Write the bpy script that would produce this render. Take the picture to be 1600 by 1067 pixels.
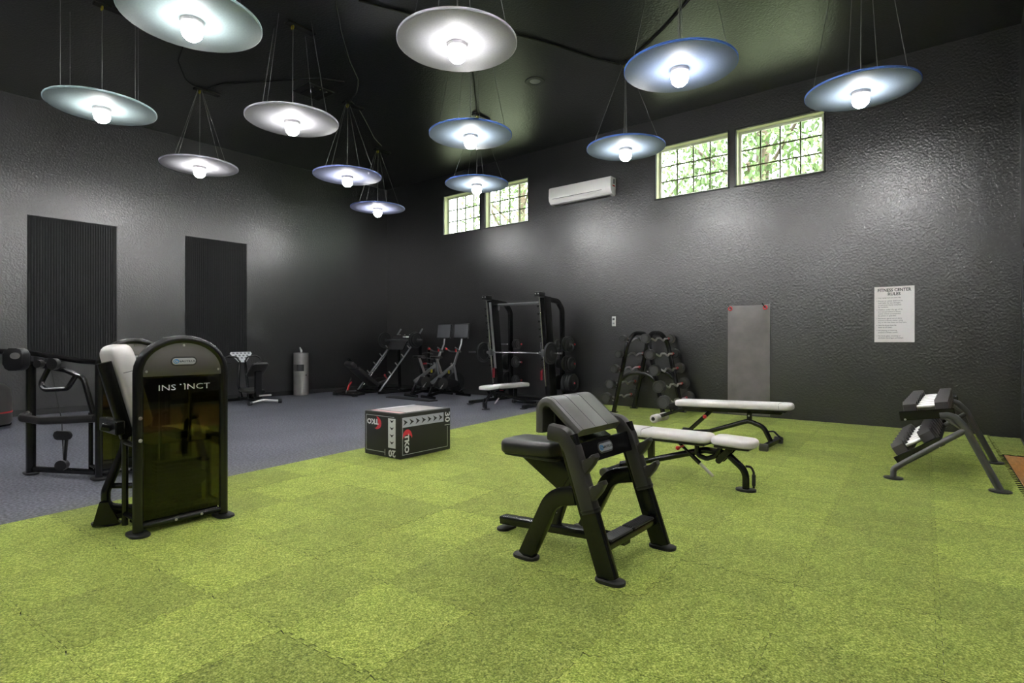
import bpy, bmesh, math, random
from math import pi, sin, cos, tan, radians, sqrt, atan2
from mathutils import Vector, Matrix, Euler
random.seed(7)
for o in list(bpy.data.objects): bpy.data.objects.remove(o)
SC = bpy.context.scene
COL = SC.collection

# ------------------------------------------------------------------ camera
CAM_H = 1.32; FPX = 886.0; YAW = 0.681757
cam = bpy.data.cameras.new('camera'); cam.sensor_width = 36; cam.lens = FPX/1600*36
cam.clip_start = 0.05; cam.clip_end = 300
co = bpy.data.objects.new('camera', cam); COL.objects.link(co)
co.location = (0, 0, CAM_H); co.rotation_euler = (pi/2, 0, YAW)
SC.camera = co
# ------------------------------------------------------------------ world, sun, exposure
W = bpy.data.worlds.new('sky'); SC.world = W; W.use_nodes = True
wn = W.node_tree.nodes; wl = W.node_tree.links; wn.clear()
wo = wn.new('ShaderNodeOutputWorld'); wb = wn.new('ShaderNodeBackground')
wb.inputs['Color'].default_value = (.93,.97,1,1); wb.inputs['Strength'].default_value = 10.0      # bright hazy sky
wl.new(wb.outputs[0], wo.inputs[0])
sl = bpy.data.lights.new('sun', 'SUN'); sl.energy = 9; sl.angle = radians(1); sl.color = (1, .95, .85)
so = bpy.data.objects.new('sun', sl); COL.objects.link(so)
so.rotation_euler = Vector((0.75, -0.35, 0.75)).to_track_quat('Z', 'Y').to_euler(); so.location = (20, -10, 25)
SC.view_settings.view_transform = 'Standard'; SC.view_settings.look = 'None'
SC.view_settings.exposure = 0.0; SC.view_settings.gamma = 1.0; SC.view_settings.use_curve_mapping = False
BULB = 415.0

# ------------------------------------------------------------------ pixel helpers (photo 1600x1067)
def ray(px):
    a = (px-800)/FPX
    return (a*cos(YAW)-sin(YAW), a*sin(YAW)+cos(YAW))
def atz(px, py, z):
    t = FPX*(CAM_H-z)/(py-533.5); r = ray(px); return Vector((r[0]*t, r[1]*t, z))

# ------------------------------------------------------------------ materials
MATS = {}
def mat(name, col=(.5,.5,.5), rough=.5, metal=0, spec=.5, var=0, vscale=30, bump=0, bscale=200, bdist=.002,
        emit=None, estr=0, coat=0, detail=3, ior=1.5):
    m = bpy.data.materials.new(name); m.use_nodes = True; MATS[name] = m
    n = m.node_tree.nodes; l = m.node_tree.links; b = n['Principled BSDF']
    b.inputs['Base Color'].default_value = (*col, 1); b.inputs['Roughness'].default_value = rough
    b.inputs['Metallic'].default_value = metal; b.inputs['Specular IOR Level'].default_value = spec
    b.inputs['Coat Weight'].default_value = coat; b.inputs['IOR'].default_value = ior
    if var or bump:
        tc = n.new('ShaderNodeTexCoord')
    if var:
        t = n.new('ShaderNodeTexNoise'); t.inputs['Scale'].default_value = vscale; t.inputs['Detail'].default_value = detail
        l.new(tc.outputs['Object'], t.inputs['Vector'])
        r = n.new('ShaderNodeMapRange'); r.inputs[1].default_value = .3; r.inputs[2].default_value = .7
        r.inputs[3].default_value = 1-var; r.inputs[4].default_value = 1+var; l.new(t.outputs['Fac'], r.inputs[0])
        x = n.new('ShaderNodeMix'); x.data_type = 'RGBA'; x.blend_type = 'MULTIPLY'; x.inputs[0].default_value = 1
        x.inputs[6].default_value = (*col, 1); l.new(r.outputs[0], x.inputs[7]); l.new(x.outputs[2], b.inputs['Base Color'])
    if bump:
        t2 = n.new('ShaderNodeTexNoise'); t2.inputs['Scale'].default_value = bscale; t2.inputs['Detail'].default_value = 2
        l.new(tc.outputs['Object'], t2.inputs['Vector'])
        bp = n.new('ShaderNodeBump'); bp.inputs['Strength'].default_value = bump; bp.inputs['Distance'].default_value = bdist
        l.new(t2.outputs['Fac'], bp.inputs['Height']); l.new(bp.outputs[0], b.inputs['Normal'])
    if emit:
        b.inputs['Emission Color'].default_value = (*emit, 1); b.inputs['Emission Strength'].default_value = estr
    return m
mat('wall_paint', (.009,.009,.0091), .31, ior=1.6, spec=.9, var=.22, vscale=1.1, bump=1.0, bscale=35, bdist=.0062, detail=6)
mat('ceiling_paint', (.010,.010,.0092), .30, ior=1.75, spec=1.0, var=.15, vscale=1, bump=1.0, bscale=35, bdist=.0062)
mat('trim_black', (.025,.025,.025), .45, spec=.4)
mat('panel_black', (.010,.010,.0105), .6, spec=.3)
mat('black_metal', (.006,.006,.0063), .26, spec=.5, bump=.05, bscale=400)
mat('gun_metal', (.11,.112,.115), .36, metal=.4, spec=.5)
mat('black_plastic', (.010,.010,.0105), .38, spec=.45)
mat('grey_plastic', (.040,.038,.036), .42, spec=.4, bump=.1, bscale=600)
mat('shroud', (.12,.112,.105), .40, metal=.5, spec=.5, bump=.06, bscale=500)
mat('black_vinyl', (.020,.0195,.018), .36, spec=.5, var=.08, vscale=5, bump=.25, bscale=350, bdist=.001)
mat('painted_sheen_vinyl', (.085,.083,.074), .38, spec=.6, var=.08, vscale=4, bump=.2, bscale=350, bdist=.001)  # arm pad vinyl, its sheen put into a lighter base colour
mat('white_vinyl', (.74,.71,.70), .45, spec=.4, var=.05, vscale=6, bump=.2, bscale=300, bdist=.001)
mat('rubber', (.012,.012,.0125), .5, spec=.3, bump=.1, bscale=300)
mat('plate_iron', (.016,.0165,.017), .42, spec=.45, bump=.1, bscale=400)
mat('plate_face', (.05,.05,.05), .5, spec=.45)
mat('bell_rubber', (.034,.034,.034), .48, spec=.45, bump=.1, bscale=400)
mat('dumb_rubber', (.06,.056,.055), .55, spec=.35, bump=.1, bscale=500)
mat('chrome', (.86,.86,.86), .27, metal=1)
mat('steel_brushed', (.78,.76,.74), .30, metal=.93, var=.06, vscale=8)
mat('silver_paint', (.34,.34,.35), .33, metal=.6)
mat('bar_silver', (.72,.71,.70), .30, metal=.75)
mat('red', (.62,.03,.035), .4)
mat('dark_red', (.32,.015,.03), .45)
mat('yellow', (.72,.62,.05), .5)
mat('white', (.8,.8,.8), .45)
mat('paper', (.80,.78,.78), .6)
mat('ac_white', (.90,.89,.88), .35)
mat('ink', (.02,.02,.025), .6)
mat('ink_grey', (.13,.13,.14), .6)
mat('badge', (.45,.47,.49), .35)
mat('badge_blue', (.05,.28,.62), .4)
mat('print_white', (.75,.75,.76), .5)
mat('print_lavender', (.52,.52,.60), .5)
mat('print_red', (.70,.04,.06), .5)
mat('box_black', (.024,.024,.022), .55, spec=.35, bump=.1, bscale=300)
mat('box_top_glare', (.36,.34,.33), .45)  # glare on the jump box top, painted as grey
mat('box_pink', (.62,.36,.36), .5)
mat('mat_vinyl', (.17,.158,.155), .42, spec=.5, var=.14, vscale=5, bump=.25, bscale=12, bdist=.006)
mat('screen', (.07,.072,.078), .35, spec=.5)
mat('reveal_paint', (.72,.74,.46), .55)
mat('window_white', (.75,.76,.68), .45)
mat('muntin', (.14,.16,.07), .5)
mat('foam_black', (.008,.008,.008), .8, spec=.2)
mat('leaf', (.15,.23,.08), .6, var=.3, vscale=3)
mat('bark', (.12,.09,.06), .8, var=.3, vscale=12)
mat('lawn', (.21,.235,.14), .8, var=.3, vscale=2)
mat('bulb', (1,1,1), .4)
mat('socket', (.62,.60,.62), .5)
mat('wire', (.35,.35,.34), .4, metal=.6)
mat('cord', (.20,.20,.19), .5)
mat('cable_black', (.03,.03,.03), .5)
mat('stack_steel', (.03,.03,.032), .45)
for nm, c, rimc in (('teal', (.42*0.58,.53*0.58,.54*0.58), (.26,.36,.37)), ('pearl', (.58*0.54,.58*0.54,.62*0.54), (.36,.36,.42)), ('lavender', (.44*0.54,.48*0.54,.72*0.54), (.13,.17,.42)),
                    ('blue', (.36*0.50,.46*0.50,.70*0.50), (.045,.12,.42)), ('mint', (.44*0.50,.56*0.50,.70*0.50), (.06,.13,.42))):
    mat('disc_'+nm, c, .55, spec=.3, var=.06, vscale=60); mat('rim_'+nm, tuple(min(.8,c_*1.5) for c_ in rimc), .5)

BULBMAT = None
def special(name, build):
    m = bpy.data.materials.new(name); m.use_nodes = True; MATS[name] = m
    n = m.node_tree.nodes; l = m.node_tree.links
    build(m, n, l, n['Principled BSDF'], n['Material Output']); return m
def glassy(tint, gloss, rough):
    def f(m, n, l, b, out):
        n.remove(b)
        t = n.new('ShaderNodeBsdfTransparent'); t.inputs[0].default_value = (*tint, 1)
        g = n.new('ShaderNodeBsdfGlossy'); g.inputs['Roughness'].default_value = rough
        lw = n.new('ShaderNodeLayerWeight'); lw.inputs[0].default_value = .5
        pw_ = n.new('ShaderNodeMath'); pw_.operation = 'POWER'; pw_.inputs[1].default_value = 5; l.new(lw.outputs['Facing'], pw_.inputs[0])
        mu = n.new('ShaderNodeMath'); mu.operation = 'MULTIPLY_ADD'; mu.inputs[1].default_value = .9; mu.inputs[2].default_value = .04*gloss; l.new(pw_.outputs[0], mu.inputs[0])
        x = n.new('ShaderNodeMixShader'); l.new(mu.outputs[0], x.inputs[0]); l.new(t.outputs[0], x.inputs[1]); l.new(g.outputs[0], x.inputs[2])
        l.new(x.outputs[0], out.inputs[0])
    return f
def bulb(m, n, l, b, out):      # LED globe: shines mostly downwards, little back up at its disc
    n.remove(b); ge = n.new('ShaderNodeNewGeometry'); sp = n.new('ShaderNodeSeparateXYZ'); l.new(ge.outputs['Normal'], sp.inputs[0])
    mr = n.new('ShaderNodeMapRange'); mr.inputs[1].default_value = .22; mr.inputs[2].default_value = -.75; mr.inputs[3].default_value = .035*BULB; mr.inputs[4].default_value = BULB
    l.new(sp.outputs['Z'], mr.inputs[0]); e = n.new('ShaderNodeEmission'); e.inputs[0].default_value = (1,.985,.97,1)
    l.new(mr.outputs[0], e.inputs[1]); l.new(e.outputs[0], out.inputs[0])
special('bulb', bulb)
special('pane_glass', glassy((.93,.96,.93), 1.0, .02))
special('smoked_acrylic', glassy((.30,.29,.10), 1.3, .04))
def turf(m, n, l, b, out):
    tc = n.new('ShaderNodeTexCoord'); oi = n.new('ShaderNodeObjectInfo')
    def noise(s, d):
        t = n.new('ShaderNodeTexNoise'); t.inputs['Scale'].default_value = s; t.inputs['Detail'].default_value = d
        l.new(tc.outputs['Object'], t.inputs['Vector']); return t
    a = noise(140, 4); c = noise(3.0, 4); e = noise(60, 2)
    r = n.new('ShaderNodeValToRGB'); r.color_ramp.elements[0].position = .30; r.color_ramp.elements[0].color = (.055,.080,.005,1)
    r.color_ramp.elements[1].position = .72; r.color_ramp.elements[1].color = (.64,.70,.20,1)
    k = r.color_ramp.elements.new(.5); k.color = (.245,.315,.040,1)
    ad = n.new('ShaderNodeMath'); ad.operation = 'MULTIPLY_ADD'; ad.inputs[1].default_value = .35; l.new(e.outputs['Fac'], ad.inputs[0])
    sb = n.new('ShaderNodeMath'); sb.operation = 'MULTIPLY_ADD'; sb.inputs[1].default_value = .85; sb.inputs[2].default_value = -.10
    l.new(a.outputs['Fac'], sb.inputs[0]); l.new(sb.outputs[0], ad.inputs[2]); l.new(ad.outputs[0], r.inputs[0])
    # pile direction: every tile, and soft patches within it, is toned by colour for how it catches light
    p = n.new('ShaderNodeMapRange'); p.inputs[1].default_value = .3; p.inputs[2].default_value = .7; p.inputs[3].default_value = .84; p.inputs[4].default_value = 1.16
    l.new(c.outputs['Fac'], p.inputs[0])
    q = n.new('ShaderNodeMapRange'); q.inputs[3].default_value = .80; q.inputs[4].default_value = 1.12; l.new(oi.outputs['Random'], q.inputs[0])
    mm = n.new('ShaderNodeMath'); mm.operation = 'MULTIPLY'; l.new(p.outputs[0], mm.inputs[0]); l.new(q.outputs[0], mm.inputs[1])
    x = n.new('ShaderNodeMix'); x.data_type = 'RGBA'; x.blend_type = 'MULTIPLY'; x.inputs[0].default_value = 1
    l.new(r.outputs[0], x.inputs[6]); l.new(mm.outputs[0], x.inputs[7]); l.new(x.outputs[2], b.inputs['Base Color'])
    b.inputs['Roughness'].default_value = .75; b.inputs['Specular IOR Level'].default_value = .2
    b.inputs['Sheen Weight'].default_value = .25; b.inputs['Sheen Tint'].default_value = (.8,.9,.4,1)
    bp = n.new('ShaderNodeBump'); bp.inputs['Strength'].default_value = 1; bp.inputs['Distance'].default_value = .008
    l.new(ad.outputs[0], bp.inputs['Height']); l.new(bp.outputs[0], b.inputs['Normal'])
special('turf', turf)
def rubberfloor(m, n, l, b, out):
    tc = n.new('ShaderNodeTexCoord')
    t = n.new('ShaderNodeTexNoise'); t.inputs['Scale'].default_value = 42; t.inputs['Detail'].default_value = 5; l.new(tc.outputs['Object'], t.inputs['Vector'])
    r = n.new('ShaderNodeValToRGB'); r.color_ramp.elements[0].position = .38; r.color_ramp.elements[0].color = (.045,.047,.060,1)
    r.color_ramp.elements[1].position = .68; r.color_ramp.elements[1].color = (.19,.195,.235,1); l.new(t.outputs['Fac'], r.inputs[0])
    t2 = n.new('ShaderNodeTexNoise'); t2.inputs['Scale'].default_value = 1.2; t2.inputs['Detail'].default_value = 5; l.new(tc.outputs['Object'], t2.inputs['Vector'])
    p = n.new('ShaderNodeMapRange'); p.inputs[1].default_value = .3; p.inputs[2].default_value = .7; p.inputs[3].default_value = .85; p.inputs[4].default_value = 1.15; l.new(t2.outputs['Fac'], p.inputs[0])
    x = n.new('ShaderNodeMix'); x.data_type = 'RGBA'; x.blend_type = 'MULTIPLY'; x.inputs[0].default_value = 1
    l.new(r.outputs[0], x.inputs[6]); l.new(p.outputs[0], x.inputs[7]); l.new(x.outputs[2], b.inputs['Base Color'])
    b.inputs['Roughness'].default_value = .5; b.inputs['Specular IOR Level'].default_value = .4
    bp = n.new('ShaderNodeBump'); bp.inputs['Strength'].default_value = .4; bp.inputs['Distance'].default_value = .002
    l.new(t.outputs['Fac'], bp.inputs['Height']); l.new(bp.outputs[0], b.inputs['Normal'])
special('rubber_floor', rubberfloor)
def wood(m, n, l, b, out):
    tc = n.new('ShaderNodeTexCoord'); mp = n.new('ShaderNodeMapping'); mp.inputs['Scale'].default_value = (9, 1.2, 1)
    l.new(tc.outputs['Object'], mp.inputs[0])
    t = n.new('ShaderNodeTexNoise'); t.inputs['Scale'].default_value = 4; t.inputs['Detail'].default_value = 6; l.new(mp.outputs[0], t.inputs['Vector'])
    r = n.new('ShaderNodeValToRGB'); r.color_ramp.elements[0].position = .3; r.color_ramp.elements[0].color = (.42,.17,.04,1)
    r.color_ramp.elements[1].position = .7; r.color_ramp.elements[1].color = (.62,.28,.08,1); l.new(t.outputs['Fac'], r.inputs[0])
    l.new(r.outputs[0], b.inputs['Base Color']); b.inputs['Roughness'].default_value = .45
special('wood_print', wood)

# ------------------------------------------------------------------ geometry collector
def frame(origin, u, v):
    u = Vector(u).normalized(); v = Vector(v); w = u.cross(v).normalized(); v = w.cross(u)
    return Matrix(((u.x,v.x,w.x,origin[0]),(u.y,v.y,w.y,origin[1]),(u.z,v.z,w.z,origin[2]),(0,0,0,1)))
def T(x=0,y=0,z=0): return Matrix.Translation((x,y,z))
def R(a, ax): return Matrix.Rotation(a, 4, ax)
def fillet(pts, r, n=6):
    pts = [Vector(p) for p in pts]; out = [pts[0]]
    for i in range(1, len(pts)-1):
        p0, p, p1 = pts[i-1], pts[i], pts[i+1]
        a = (p0-p); b = (p1-p); la, lb = a.length, b.length; a.normalize(); b.normalize()
        ang = a.angle(b, pi)
        if ang > pi-.02: out.append(p); continue
        d = min(r/tan(ang/2), la*.49, lb*.49); rr = d*tan(ang/2)
        c = p + (a+b).normalized()*(rr/sin(ang/2))
        s, e = p+a*d-c, p+b*d-c
        for k in range(n+1):
            out.append(c + s.normalized().slerp(e.normalized(), k/n)*rr)
    out.append(pts[-1]); return out
def circ(r, n=10): return [(r*cos(2*pi*k/n), r*sin(2*pi*k/n)) for k in range(n)]
def rrect(w, h, r, n=3):
    r = min(r, w/2-1e-5, h/2-1e-5); o = []
    for cx, cy, a0 in ((w/2-r,h/2-r,0),(-w/2+r,h/2-r,pi/2),(-w/2+r,-h/2+r,pi),(w/2-r,-h/2+r,1.5*pi)):
        for k in range(n+1):
            a = a0+pi/2*k/n; o.append((cx+r*cos(a), cy+r*sin(a)))
    return o
class G:
    def __init__(s): s.v=[]; s.f=[]; s.mi=[]; s.cur=0
    def add(s, vs, fs, M=None):
        b = len(s.v)
        s.v += [tuple(M@Vector(v)) for v in vs] if M else [tuple(v) for v in vs]
        s.f += [tuple(b+i for i in f) for f in fs]; s.mi += [s.cur]*len(fs); return s
    def use(s, i): s.cur = i; return s
    def bm(s, bm, M=None):
        bm.verts.index_update()
        s.add([v.co for v in bm.verts], [[v.index for v in f.verts] for f in bm.faces], M); bm.free(); return s
    def box(s, c, d, bev=0, M=None, seg=1):
        bm = bmesh.new(); bmesh.ops.create_cube(bm, size=1)
        for v in bm.verts: v.co = Vector((v.co.x*d[0], v.co.y*d[1], v.co.z*d[2]))
        if bev: bmesh.ops.bevel(bm, geom=bm.edges[:], offset=bev, segments=seg, affect='EDGES', profile=.5)
        L = T(*c); return s.bm(bm, (M@L) if M else L)
    def sweep(s, pts, prof, normal=None, closed=False, caps=True, scale=None):
        P = [Vector(p) for p in pts]; n = len(P); m = len(prof); vs = []; fs = []
        tang = []
        for i in range(n):
            if closed: t = P[(i+1)%n]-P[i-1]
            else: t = P[min(i+1,n-1)]-P[max(i-1,0)]
            tang.append(t.normalized())
        if normal is None:
            t = tang[0]; a = t.orthogonal().normalized(); A = [a]
            for i in range(1,n):
                q = tang[i-1].rotation_difference(tang[i]); a = q@A[-1]; A.append((a-tang[i]*a.dot(tang[i])).normalized())
        else:
            N = Vector(normal); A = [(N-t*N.dot(t)).normalized() for t in tang]
        for i in range(n):
            a = A[i]; b = tang[i].cross(a); k = scale[i] if scale else 1
            # widen at mitres
            for (x,y) in prof: vs.append(P[i]+a*x*k+b*y*k)
        rng = n if closed else n-1
        for i in range(rng):
            j = (i+1)%n
            for k in range(m): fs.append((i*m+k, i*m+(k+1)%m, j*m+(k+1)%m, j*m+k))
        if caps and not closed: fs.append(tuple(range(m-1,-1,-1))); fs.append(tuple((n-1)*m+k for k in range(m)))
        return s.add(vs, fs)
    def tube(s, pts, r, fr=0, n=10, closed=False, fn=5):
        if fr: pts = fillet(pts, fr, fn)
        return s.sweep(pts, circ(r, n), closed=closed)
    def rtube(s, pts, wn, wb, normal, fr=0, rad=.008, fn=6):
        if fr: pts = fillet(pts, fr, fn)
        return s.sweep(pts, rrect(wn, wb, rad, 2), normal=normal)
    def cyl(s, a, b, r, n=16, r2=None, bev=0):
        a = Vector(a); b = Vector(b); L = (b-a).length; q = (b-a).normalized()
        M = T(*a)@q.to_track_quat('Z','Y').to_matrix().to_4x4(); r2 = r if r2 is None else r2
        if bev: pr = [(0,0),(r-bev,0),(r,bev),(r2,L-bev),(r2-bev,L),(0,L)]
        else: pr = [(0,0),(r,0),(r2,L),(0,L)]
        return s.lathe(pr, n, M)
    def lathe(s, prof, n=20, M=None):
        vs = []; fs = []; idx = []
        for (r,z) in prof:
            if r < 1e-6: idx.append([len(vs)]); vs.append((0,0,z))
            else:
                idx.append(list(range(len(vs), len(vs)+n)))
                vs += [(r*cos(2*pi*k/n), r*sin(2*pi*k/n), z) for k in range(n)]
        for a,b in zip(idx, idx[1:]):
            for k in range(n):
                k2 = (k+1)%n
                if len(a)==1 and len(b)==1: continue
                if len(a)==1: fs.append((a[0], b[k2], b[k])) if False else fs.append((a[0], b[k], b[k2])[::-1])
                elif len(b)==1: fs.append((a[k], a[k2], b[0]))
                else: fs.append((a[k], a[k2], b[k2], b[k]))
        return s.add(vs, fs, M)
    def prism(s, outline, h, M=None, bev=0):
        n = len(outline); vs = []; fs = []
        if not bev:
            vs = [(x,y,0) for x,y in outline]+[(x,y,h) for x,y in outline]
            fs = [tuple(range(n-1,-1,-1)), tuple(range(n,2*n))]+[(k,(k+1)%n,n+(k+1)%n,n+k) for k in range(n)]
            return s.add(vs, fs, M)
        bm = bmesh.new(); b0 = [bm.verts.new((x,y,0)) for x,y in outline]; b1 = [bm.verts.new((x,y,h)) for x,y in outline]
        bm.faces.new(b0[::-1]); bm.faces.new(b1)
        for k in range(n): bm.faces.new((b0[k], b0[(k+1)%n], b1[(k+1)%n], b1[k]))
        eds = [e for e in bm.edges if abs(e.verts[0].co.z-e.verts[1].co.z) < 1e-7]
        bmesh.ops.bevel(bm, geom=eds, offset=bev, segments=2, affect='EDGES', profile=.5)
        return s.bm(bm, M)
    def pad(s, lx, ly, lz, rc=.05, re=.02, M=None, n=5):
        """upholstered slab, bottom at z=0, soft edges"""
        rings = []
        for k in range(4): a = pi/2*k/3; rings.append((re*.6*(1-sin(a)), re*.6*(1-cos(a))))
        for k in range(5): a = pi/2*k/4; rings.append((re*(1-cos(a)), lz-re+re*sin(a)))
        vs = []; fs = []; m = 4*(n+1)
        for ins, z in rings: vs += [(x,y,z) for x,y in rrect(lx-2*ins, ly-2*ins, max(rc-ins,.003), n)]
        for i in range(len(rings)-1):
            for k in range(m): fs.append((i*m+k, i*m+(k+1)%m, (i+1)*m+(k+1)%m, (i+1)*m+k))
        fs.append(tuple(range(m-1,-1,-1))); fs.append(tuple((len(rings)-1)*m+k for k in range(m)))
        return s.add(vs, fs, M)
    def sphere(s, c, r, n=12, sz=1):
        pr = [(r*sin(pi*k/8), -r*sz*cos(pi*k/8)) for k in range(9)]; pr[0] = (0,-r*sz); pr[-1] = (0,r*sz)
        return s.lathe(pr, n, T(*c))
def mesh(name, g, mats, ang=35):
    me = bpy.data.meshes.new(name); me.from_pydata(g.v, [], g.f); me.update()
    bm = bmesh.new(); bm.from_mesh(me); bmesh.ops.recalc_face_normals(bm, faces=bm.faces[:]); bm.to_mesh(me); bm.free()
    for m in ([mats] if isinstance(mats, str) else mats): me.materials.append(MATS[m])
    me.polygons.foreach_set('material_index', g.mi)
    if ang: me.shade_smooth(); me.set_sharp_from_angle(angle=radians(ang))
    me.update(); return me
def link(name, me, parent=None, loc=None, M=None):
    o = bpy.data.objects.new(name, me); COL.objects.link(o)
    if parent: o.parent = parent
    if M is not None: o.matrix_local = M
    if loc is not None: o.location = loc
    return o
def part(name, g, mats, parent, label=None, ang=35):
    o = link(name, mesh(name, g, mats, ang), parent)
    if label: o['label'] = label
    return o
def thing(name, label, cat, loc=(0,0,0), rz=0, group=None):
    o = bpy.data.objects.new(name, None); COL.objects.link(o); o.empty_display_size = .1
    o.location = loc; o.rotation_euler = (0,0,rz); o['label'] = label; o['category'] = cat
    if group: o['group'] = group
    return o
def tag(o, label, cat, group=None):
    o['label'] = label; o['category'] = cat
    if group: o['group'] = group
    return o
def struct(name, g, mats, parent=None, ang=35):
    o = link(name, mesh(name, g, mats, ang), parent)
    if parent is None: o['kind'] = 'structure'
    return o
def copytree(o, parent=None):
    c = o.copy(); COL.objects.link(c)
    if parent: c.parent = parent
    for ch in list(o.children): copytree(ch, c)
    return c
def textmesh(txt, size, M, g, sx=1.0, bold=0, depth=.0006, align='CENTER', spacing=1.0, line=1.0):
    """flat lettering added to collector g; text lies in the local xy plane of M"""
    cu = bpy.data.curves.new('t', 'FONT'); cu.body = txt; cu.size = size; cu.align_x = align; cu.align_y = 'CENTER'
    cu.extrude = depth; cu.offset = bold; cu.space_character = spacing; cu.space_line = line; cu.resolution_u = 2
    o = bpy.data.objects.new('t', cu); COL.objects.link(o)
    me = bpy.data.meshes.new_from_object(o)
    g.add([(v.co.x*sx, v.co.y, v.co.z) for v in me.vertices], [tuple(p.vertices) for p in me.polygons], M)
    bpy.data.objects.remove(o); bpy.data.curves.remove(cu); bpy.data.meshes.remove(me); return g
def oval_badge(parent, M, w=.16, h=.045):
    """grey oval badge with blue swirl and lettering; local xy plane of M, z outwards"""
    g = G(); g.prism(rrect(w+.02, h+.02, (h+.02)/2, 6), .003, M, bev=.001); fr = part('badge', g, 'grey_plastic', parent)
    g = G(); g.prism(rrect(w, h, h/2, 6), .0015, M@T(0,0,.003)); part('badge_face', g, 'badge', fr)
    g = G(); ring = [(-w*.33+ h*.36*cos(a), h*.30*sin(a)) for a in [2*pi*k/18 for k in range(18)]]
    g.sweep([M@Vector((x,y,.0050)) for x,y in ring], circ(h*.055,6), closed=True)
    ring = [(-w*.31+ h*.19*cos(a), h*.15*sin(a)) for a in [2*pi*k/14 for k in range(12)]]
    g.sweep([M@Vector((x,y,.0050)) for x,y in ring], circ(h*.06,6)); part('badge_emblem', g, 'badge_blue', fr)
    g = G(); textmesh('NAUTILUS', h*.42, M@T(w*.12,-h*.02,.0048), g, sx=1.25, bold=h*.006); part('badge_lettering', g, 'ink', fr, ang=0)

# ================================================================== THE ROOM
XL, YB, XR, CZ = -13.065, 10.395, .52, 5.664
XE, YE, YRET = 5.0, -4.5, 8.60          # far right wall, rear wall, where the short right wall ends
g = G(); g.box(((XL+XE)/2, (YB+YE)/2, -.06), (XE-XL+.4, YB-YE+.4, .12)); struct('floor', g, 'rubber_floor')
g = G(); g.box(((XL+XE)/2, (YB+YE)/2, CZ+.06), (XE-XL+.4, YB-YE+.4, .12)); struct('ceiling', g, 'ceiling_paint')
g = G(); g.box((XL-.1, (YB+YE)/2, CZ/2), (.2, YB-YE+.4, CZ)); struct('wall_left', g, 'wall_paint')
g = G(); g.box((XE+.1, (YRET+YE)/2, CZ/2), (.2, YRET-YE, CZ)); struct('wall_far_right', g, 'wall_paint')
g = G(); g.box(((XL+XE)/2, YE-.1, CZ/2), (XE-XL, .2, CZ)); struct('wall_rear', g, 'wall_paint')
g = G(); g.box((XR+.1, (YB+YRET)/2, CZ/2), (.2, YB-YRET, CZ)); g.box(((XR+.2+XE)/2+.1, YRET+.1, CZ/2), (XE-XR, .2, CZ)); struct('wall_right', g, 'wall_paint')
WINS = [(-10.74,-9.46), (-9.29,-7.96), (-4.81,-3.42), (-3.28,-1.88)]; WZ0, WZ1, WT = 4.10, 5.10, .20
g = G(); yc = YB+WT/2
g.box(((XL+XR+.2)/2, yc, WZ0/2), (XR+.2-XL, WT, WZ0)); g.box(((XL+XR+.2)/2, yc, (WZ1+CZ)/2), (XR+.2-XL, WT, CZ-WZ1))
edges = [XL]+[e for w in WINS for e in w]+[XR+.2]
for a, b in zip(edges[::2], edges[1::2]): g.box(((a+b)/2, yc, (WZ0+WZ1)/2), (b-a, WT, WZ1-WZ0))
struct('wall_back', g, 'wall_paint')
g = G(); g.box((XL+.008, (YB+YE)/2, .055), (.016, YB-YE, .11), .004); g.box((XL+.010, (YB+YE)/2, .105), (.020, YB-YE, .012), .003); struct('baseboard_left', g, 'trim_black')
g = G(); g.box(((XL-6.6)/2+.01, YB-.008, .055), (-6.6-XL-.02, .016, .11), .004); struct('baseboard_back', g, 'trim_black')
pane_cache = {}
for i, (a, b) in enumerate(WINS):
    w, h = b-a, WZ1-WZ0
    e = bpy.data.objects.new('window_%d' % (i+1), None); COL.objects.link(e); e['kind'] = 'structure'
    e.location = (a, YB, WZ0); e.empty_display_size = .1
    g = G(); t = .012
    for x in (t/2, w-t/2): g.box((x, .10, h/2), (t, .15, h))
    for z in (t/2, h-t/2): g.box((w/2, .10, z), (w-2*t, .15, t))
    part('reveal', g, 'reveal_paint', e)
    g = G(); k = .022                                                # thin black casing on the wall face
    for x in (-k/2, w+k/2): g.box((x, -.008, h/2), (k, .016, h+2*k), .003)
    g.box((w/2, -.008, h+k/2), (w, .016, k), .003); g.box((w/2, -.014, -k/2), (w+2*k+.02, .028, k), .004); part('casing', g, 'trim_black', e)
    g = G(); fw = .045; yf = .155
    for x in (t+fw/2, w-t-fw/2): g.box((x, yf, h/2), (fw, .04, h-2*t), .004)
    for z in (t+fw/2, h-t-fw/2): g.box((w/2, yf, z), (w-2*t-2*fw, .04, fw), .004)
    part('window_frame', g, 'window_white', e)
    x0, x1, z0, z1 = t+fw, w-t-fw, t+fw, h-t-fw
    for c in range(1, 4):
        g = G(); g.box((x0+(x1-x0)*c/4, yf, h/2), (.024, .024, z1-z0)); part('muntin', g, 'muntin', e)
    for r in range(1, 3):
        g = G(); g.box((w/2, yf, z0+(z1-z0)*r/3), (x1-x0, .022, .024)); part('muntin', g, 'muntin', e)
    pw, ph = (x1-x0)/4, (z1-z0)/3
    g = G(); g.box((0,0,0), (pw-.024, .006, ph-.024)); pm = mesh('pane', g, 'pane_glass')
    for c in range(4):
        for r in range(3): link('pane', pm, e, (x0+pw*(c+.5), yf, z0+ph*(r+.5)))
# mirror edge beside the corner
m_ = thing('wall_mirror', 'tall frameless wall mirror on the short wall past the dumbbell rack', 'mirror', (XR, 9.35, 1.43))
g = G(); g.prism(rrect(.9, 2.28, .03, 3), .012, frame((0,0,0), (0,1,0), (0,0,1))@T(0,0,0)@R(pi,'Y')); part('mirror_glass', g, 'chrome', m_)

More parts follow.
